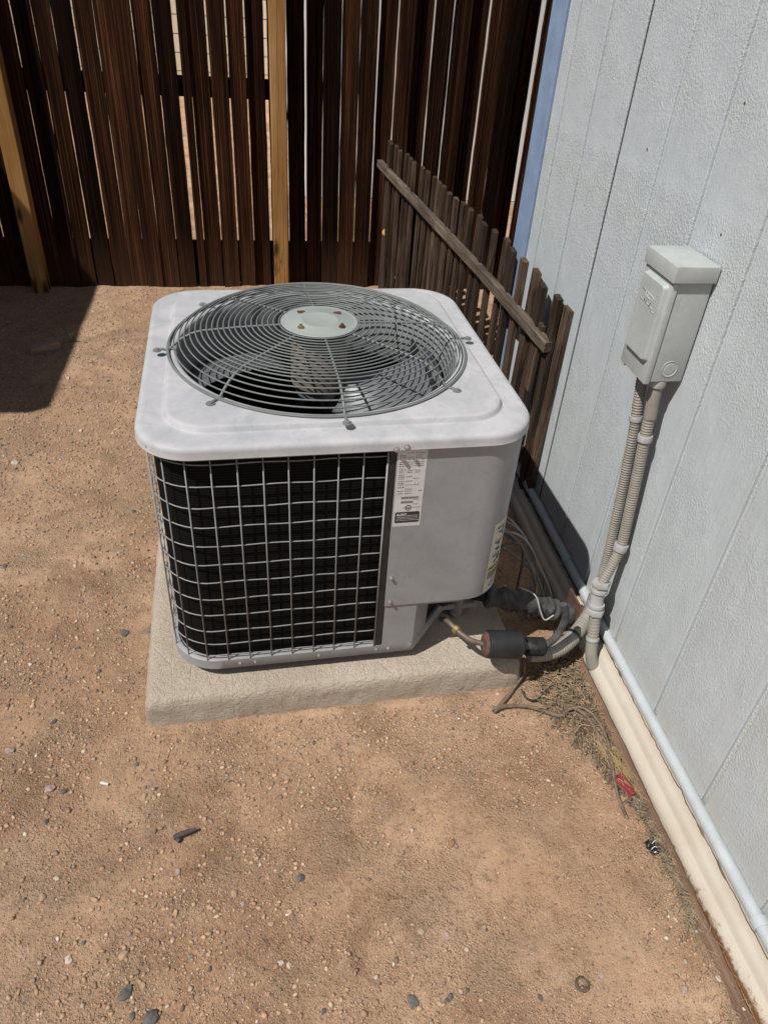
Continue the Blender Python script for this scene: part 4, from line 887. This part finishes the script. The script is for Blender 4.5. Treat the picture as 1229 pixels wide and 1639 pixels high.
# ------------------------------------------------------------------ things on the ground by the wall
eb = thing('edging_board', 'narrow rusty brown board lying along the foot of the cream skirting', 'board', (.655, -.75, 0))
V = []; F = []; ysb = list(np.arange(-.50, .47, .012)); n = 6
for y in ysb:
    k = noise.noise(Vector((y*5, 0, 3)))*.005+noise.noise(Vector((y*31, 0, 3)))*.002; h = .009+.006*noise.noise(Vector((y*9, 4, 3)))+.003*noise.noise(Vector((y*37, 4, 3)))-.010*max(0, (-y-.15)*1.3)
    for (x, z) in ((-.013, -.02), (-.012, h-.003), (-.008, h), (.008, h+.003), (.013, h+.001), (.0135, -.02)): V.append((x+k, y, z))
for j in range(len(ysb)-1):
    for i in range(n-1): F.append((j*n+i, j*n+i+1, (j+1)*n+i+1, (j+1)*n+i))
O('board', V, F, M['board_wood'], eb, True)
sp2 = MB().box(-.011, .011, -.075, .075, 0, .007, .002).obj('wood_splinter', M['board_wood']); p_ = at_z(932, 1150); sp2.location = (p_.x, p_.y, hgt(p_.x, p_.y)+.004); sp2.rotation_euler = (0, .1, .34); tag(sp2, 'flat reddish brown wood splinter lying in litter beside the edging board', 'wood splinter')

# litter strip: straw and dead leaf bits
def litter(n, name, mat, reg, lmin, lmax, wd, label, zmax=.012, cat='litter'):
    V = []; F = []; k = 0
    while k < n:
        x, y, a = reg()
        z = max(hgt(x, y), 0)+random.random()*zmax; L = random.uniform(lmin, lmax); w_ = wd*random.uniform(.6, 1.5); d = Vector((math.cos(a), math.sin(a), random.uniform(-.18, .18))); s_ = Vector((-d.y, d.x, 0))*w_; b = Vector((random.uniform(-1, 1), random.uniform(-1, 1), random.uniform(.0, .8)))*L*.10; c = Vector((x, y, z))
        P = [c-d*L/2, c+b, c+d*L/2]; i0 = len(V)
        for p_ in P: V += [p_-s_, p_+s_, p_+Vector((0, 0, w_*1.2))]
        for j in range(2):
            a0 = i0+j*3; F += [(a0, a0+1, a0+4, a0+3), (a0+1, a0+2, a0+5, a0+4), (a0+2, a0, a0+3, a0+5)]
        k += 1
    o = O(name, V, F, M[mat], None, False, 'stuff'); return tag(o, label, cat)
def regA():
    while True:
        y = random.uniform(-1.05, -.34); lo = .505 if y > -.52 else .505+min(.13, (-.52-y)*.42); x = random.uniform(lo, .648)
        if random.random() < .35+.65*(x-lo)/(.65-lo) and not (x < .52 and y > -.44): return x, y, random.uniform(0, 6.28)
def regB():
    y = random.gauss(-.45, .06); x = random.gauss(.59, .04); return min(max(x, .50), .645), min(max(y, -.6), -.34), random.uniform(0, 6.28)
def regC():
    t = random.random(); return .615+.025*t+random.gauss(0, .008), -.62-.13*t+random.gauss(0, .012), -1.2+random.gauss(0, .28)
def regD():
    y = random.uniform(-1.25, -.85); return random.gauss(.64, .018), y, random.uniform(0, 6.28)
litter(1500, 'dry_litter', 'straw_grey', regA, .005, .024, .0007, 'grey brown dry plant litter strewn along the wall foot')
litter(1100, 'straw_litter', 'straw_pale', regA, .005, .026, .0007, 'pale straw bits strewn over the soil along the wall foot')
litter(700, 'mulch', 'straw_pale', regB, .006, .026, .0009, 'heap of pale chopped straw between the pad and the skirting', .02)
litter(110, 'straw_tuft', 'straw', regC, .03, .075, .0009, 'golden yellow tuft of dry grass beside the red wrapper', .016, 'dry grass')
litter(320, 'wall_litter', 'straw_pale', regD, .006, .03, .0006, 'sparse dry stalks beside the rusted end of the skirting')
# dead leaves under the lines
V = []; F = []
for k in range(120):
    x = random.uniform(.50, .645); y = random.uniform(-.44, -.30); z = max(0, hgt(x, y))+random.random()*.014; a = random.uniform(0, 6.28); L = random.uniform(.008, .02); wd = L*random.uniform(.3, .5)
    d = Vector((math.cos(a), math.sin(a), random.uniform(-.4, .5))); s_ = Vector((-d.y, d.x, random.uniform(-.3, .3))); c = Vector((x, y, z)); i0 = len(V)
    V += [c-d*L/2, c+s_*wd/2+Vector((0, 0, .003)), c+d*L/2, c-s_*wd/2+Vector((0, 0, .003))]; F += [(i0, i0+1, i0+2), (i0, i0+2, i0+3)]
tag(O('dead_leaves', V, F, M['leaf_dry'], None, False, 'stuff'), 'curled brown dead leaves under the pipes at the wall', 'leaves')

# old brown vine-like cable
cbv = thing('old_cable', 'long dead brown cable snaking from the pad corner along the wall litter', 'cable', (.50, -.52, 0))
def gp(px, py, dz): g = at_z(px, py, .008); return (g.x, g.y, max(0, hgt(g.x, g.y))+dz)
P = [(.478, -.405, .075), (.482, -.418, .045), gp(835, 1085, .02), gp(812, 1115, .008), gp(790, 1138, .006)]
sm(MB().tube(rel(spline(P, .006), (.50, -.52, 0)), lambda i: .0036+.0018*min(1, i/25), 8).obj('upper_length', M['cable_brown'], cbv), 60)
P = [gp(790, 1138, .006), gp(808, 1130, .007), gp(850, 1131, .006), gp(895, 1146, .010), gp(912, 1137, .017), gp(935, 1149, .018), gp(958, 1184, .016), gp(975, 1219, .015), gp(982, 1254, .015), gp(988, 1280, .012), gp(1004, 1310, .002)]
Q = spline(P, .006); sm(MB().tube(rel(Q, (.50, -.52, 0)), lambda i: .0052*(1+.35*noise.noise(Vector((i*.13, 0, 0))))*(1 if i < len(Q)*.75 else .75), 8).obj('lower_length', M['cable_brown'], cbv), 60)
P = [gp(905, 1141, .018), gp(925, 1137, .021), gp(945, 1148, .021), gp(962, 1172, .020), gp(976, 1205, .015)]
sm(MB().tube(rel(spline(P, .006), (.50, -.52, 0)), .0038, 7).obj('side_strand', M['cable_brown'], cbv), 60)
gw = sm(MB().tube(spline([gp(833, 1106, .016), gp(840, 1116, .010), gp(853, 1121, .008), gp(866, 1115, .010), gp(874, 1106, .018)], .004), .0022, 7).obj('green_wire', M['wire_green']), 60)
tag(gw, 'short dark green wire hook curled in the straw by the pad', 'wire')
# red wrapper, black and white wrapper
def crumple(name, px, py, lx, ly, rz, mat, label, cat, amp=.004, curl=.0):
    V = []; F = []; n = 12; g = at_z(px, py)
    for i in range(n+1):
        for j in range(n+1):
            u, v = i/n-.5, j/n-.5; z = .016+amp*noise.noise(Vector((u*5+px, v*5, 0)))+amp*.6*noise.noise(Vector((u*13+px, v*13, 5)))+curl*(4*u*u)
            V.append((u*lx*(1+.12*noise.noise(Vector((v*6, px, 1)))), v*ly*(1+.15*noise.noise(Vector((u*6, px, 4)))), z))
    for i in range(n):
        for j in range(n): F.append((i*(n+1)+j, (i+1)*(n+1)+j, (i+1)*(n+1)+j+1, i*(n+1)+j+1))
    o = O(name, V, F, M[mat], None, True); o.location = (g.x, g.y, hgt(g.x, g.y)); o.rotation_euler = (0, 0, rz); md = o.modifiers.new('solid', 'SOLIDIFY'); md.thickness = .0008
    tag(o, label, cat); return o
crumple('red_wrapper', 997, 1263, .027, .056, .32, 'red_wrap', 'torn faded red wrapper scrap lying in dry straw by the skirting', 'wrapper')
w2 = thing('black_wrapper', 'crumpled glossy black wrapper with pale folds in the dirt by the skirting', 'wrapper', tuple(at_z(1044, 1358)))
o = crumple('film', 1044, 1358, .032, .032, .3, 'black_wrap', '', '', .010); o.parent = w2; o.location = (0, 0, -0.006); del o['label'], o['category']
for (k, P) in enumerate(([(-.011, -.008, .012), (-.002, -.004, .0155), (.006, -.006, .012)], [(-.004, .004, .013), (.004, .008, .016), (.012, .009, .011)])):
    MB().tube(spline(P, .003), .0008, 6).obj('pale_fold', M['white_bit'], w2, True)
cap = sm(MB().lathe([(.0, .002), (.011, .002), (.0115, .0055), (.0135, .006), (.0165, .0035), (.017, 0)], 22).obj('bottle_cap', M['bark']), 40); g = at_z(933, 1573); cap.location = (g.x, g.y, hgt(g.x, g.y)-.002); cap.scale = (.85, .85, 1); tag(cap, 'dirt caked round bottle cap pressed into the soil', 'bottle cap')
# twig, white stub, wood chunk, sprout
tw = thing('twig', 'short charred dark twig lying on the dirt in front of the pad', 'twig', tuple(at_z(297, 1337)))
a, b = at_z(279, 1344)-at_z(297, 1337), at_z(316, 1330)-at_z(297, 1337)
sm(MB().tube([a+Vector((0, 0, .008)), a*.3+Vector((0, 0, .010)), b*.5+Vector((0, 0, .009)), b+Vector((0, 0, .008))], lambda i: (.0055, .0062, .005, .003)[i], 8).obj('stick', M['twig_dark'], tw), 60)
sm(MB().tube([a*.8+Vector((0, 0, .006)), a*.6+Vector((.004, -.011, .006))], .005, 7).obj('broken_end', M['twig_dark'], tw), 60)
g = at_z(168, 1255); stb = sm(MB().tube([(-.009, .001, 0), (.009, -.001, 0)], .0030, 8).obj('white_stub', M['white_bit']), 40); stb.location = (g.x, g.y, hgt(g.x, g.y)+.003); stb.rotation_euler = (0, 0, -.25); tag(stb, 'tiny white stub lying on the dirt', 'stub')
g = at_z(75, 562); wc = thing('wood_chunk', 'pale split wood chunk lying in the shadow near the fence', 'wood chunk', tuple(g)); b = MB().box(-.062, .062, -.022, .022, 0, .035, .006)
for v in b.V: v += Vector((noise.noise(v*30), noise.noise(v*30+Vector((5, 0, 0))), noise.noise(v*30+Vector((0, 5, 0)))))*.008
o = b.obj('split_piece', M['stone_tan'], wc, False); o.rotation_euler = (0, -.08, .45)
g = at_z(115, 548); spo = thing('green_sprout', 'small green weed sprout at the edge of the corner shadow', 'weed', tuple(g))
for k in range(3):
    a = k*1.9; V = []; h = .05-.012*k
    for i in range(6): t = i/5; wv = .006*math.sin(math.pi*(t*.9+.08)); c = Vector((math.cos(a)*.018*t*t, math.sin(a)*.018*t*t, h*t)); s_ = Vector((-math.sin(a), math.cos(a), 0))*wv; V += [c-s_, c+s_]
    o = O('leaf', V, [(2*i, 2*i+1, 2*i+3, 2*i+2) for i in range(5)], M['leaf_green'], spo, True); md = o.modifiers.new('solid', 'SOLIDIFY'); md.thickness = .0008
g = at_z(722, 1350); V = [(-.013, 0, .002), (-.004, .005, .005), (.006, .004, .007), (.014, 0, .003), (.005, -.005, .004), (-.005, -.004, .003)]
lf = O('dry_leaf', V, [(0, 1, 5), (1, 2, 4, 5), (2, 3, 4)], M['leaf_dry'], None); lf.location = (g.x, g.y, hgt(g.x, g.y)); lf.rotation_euler = (0, 0, .9); md = lf.modifiers.new('solid', 'SOLIDIFY'); md.thickness = .0008; tag(lf, 'small brown dry leaf lying alone on bare dirt', 'leaf')
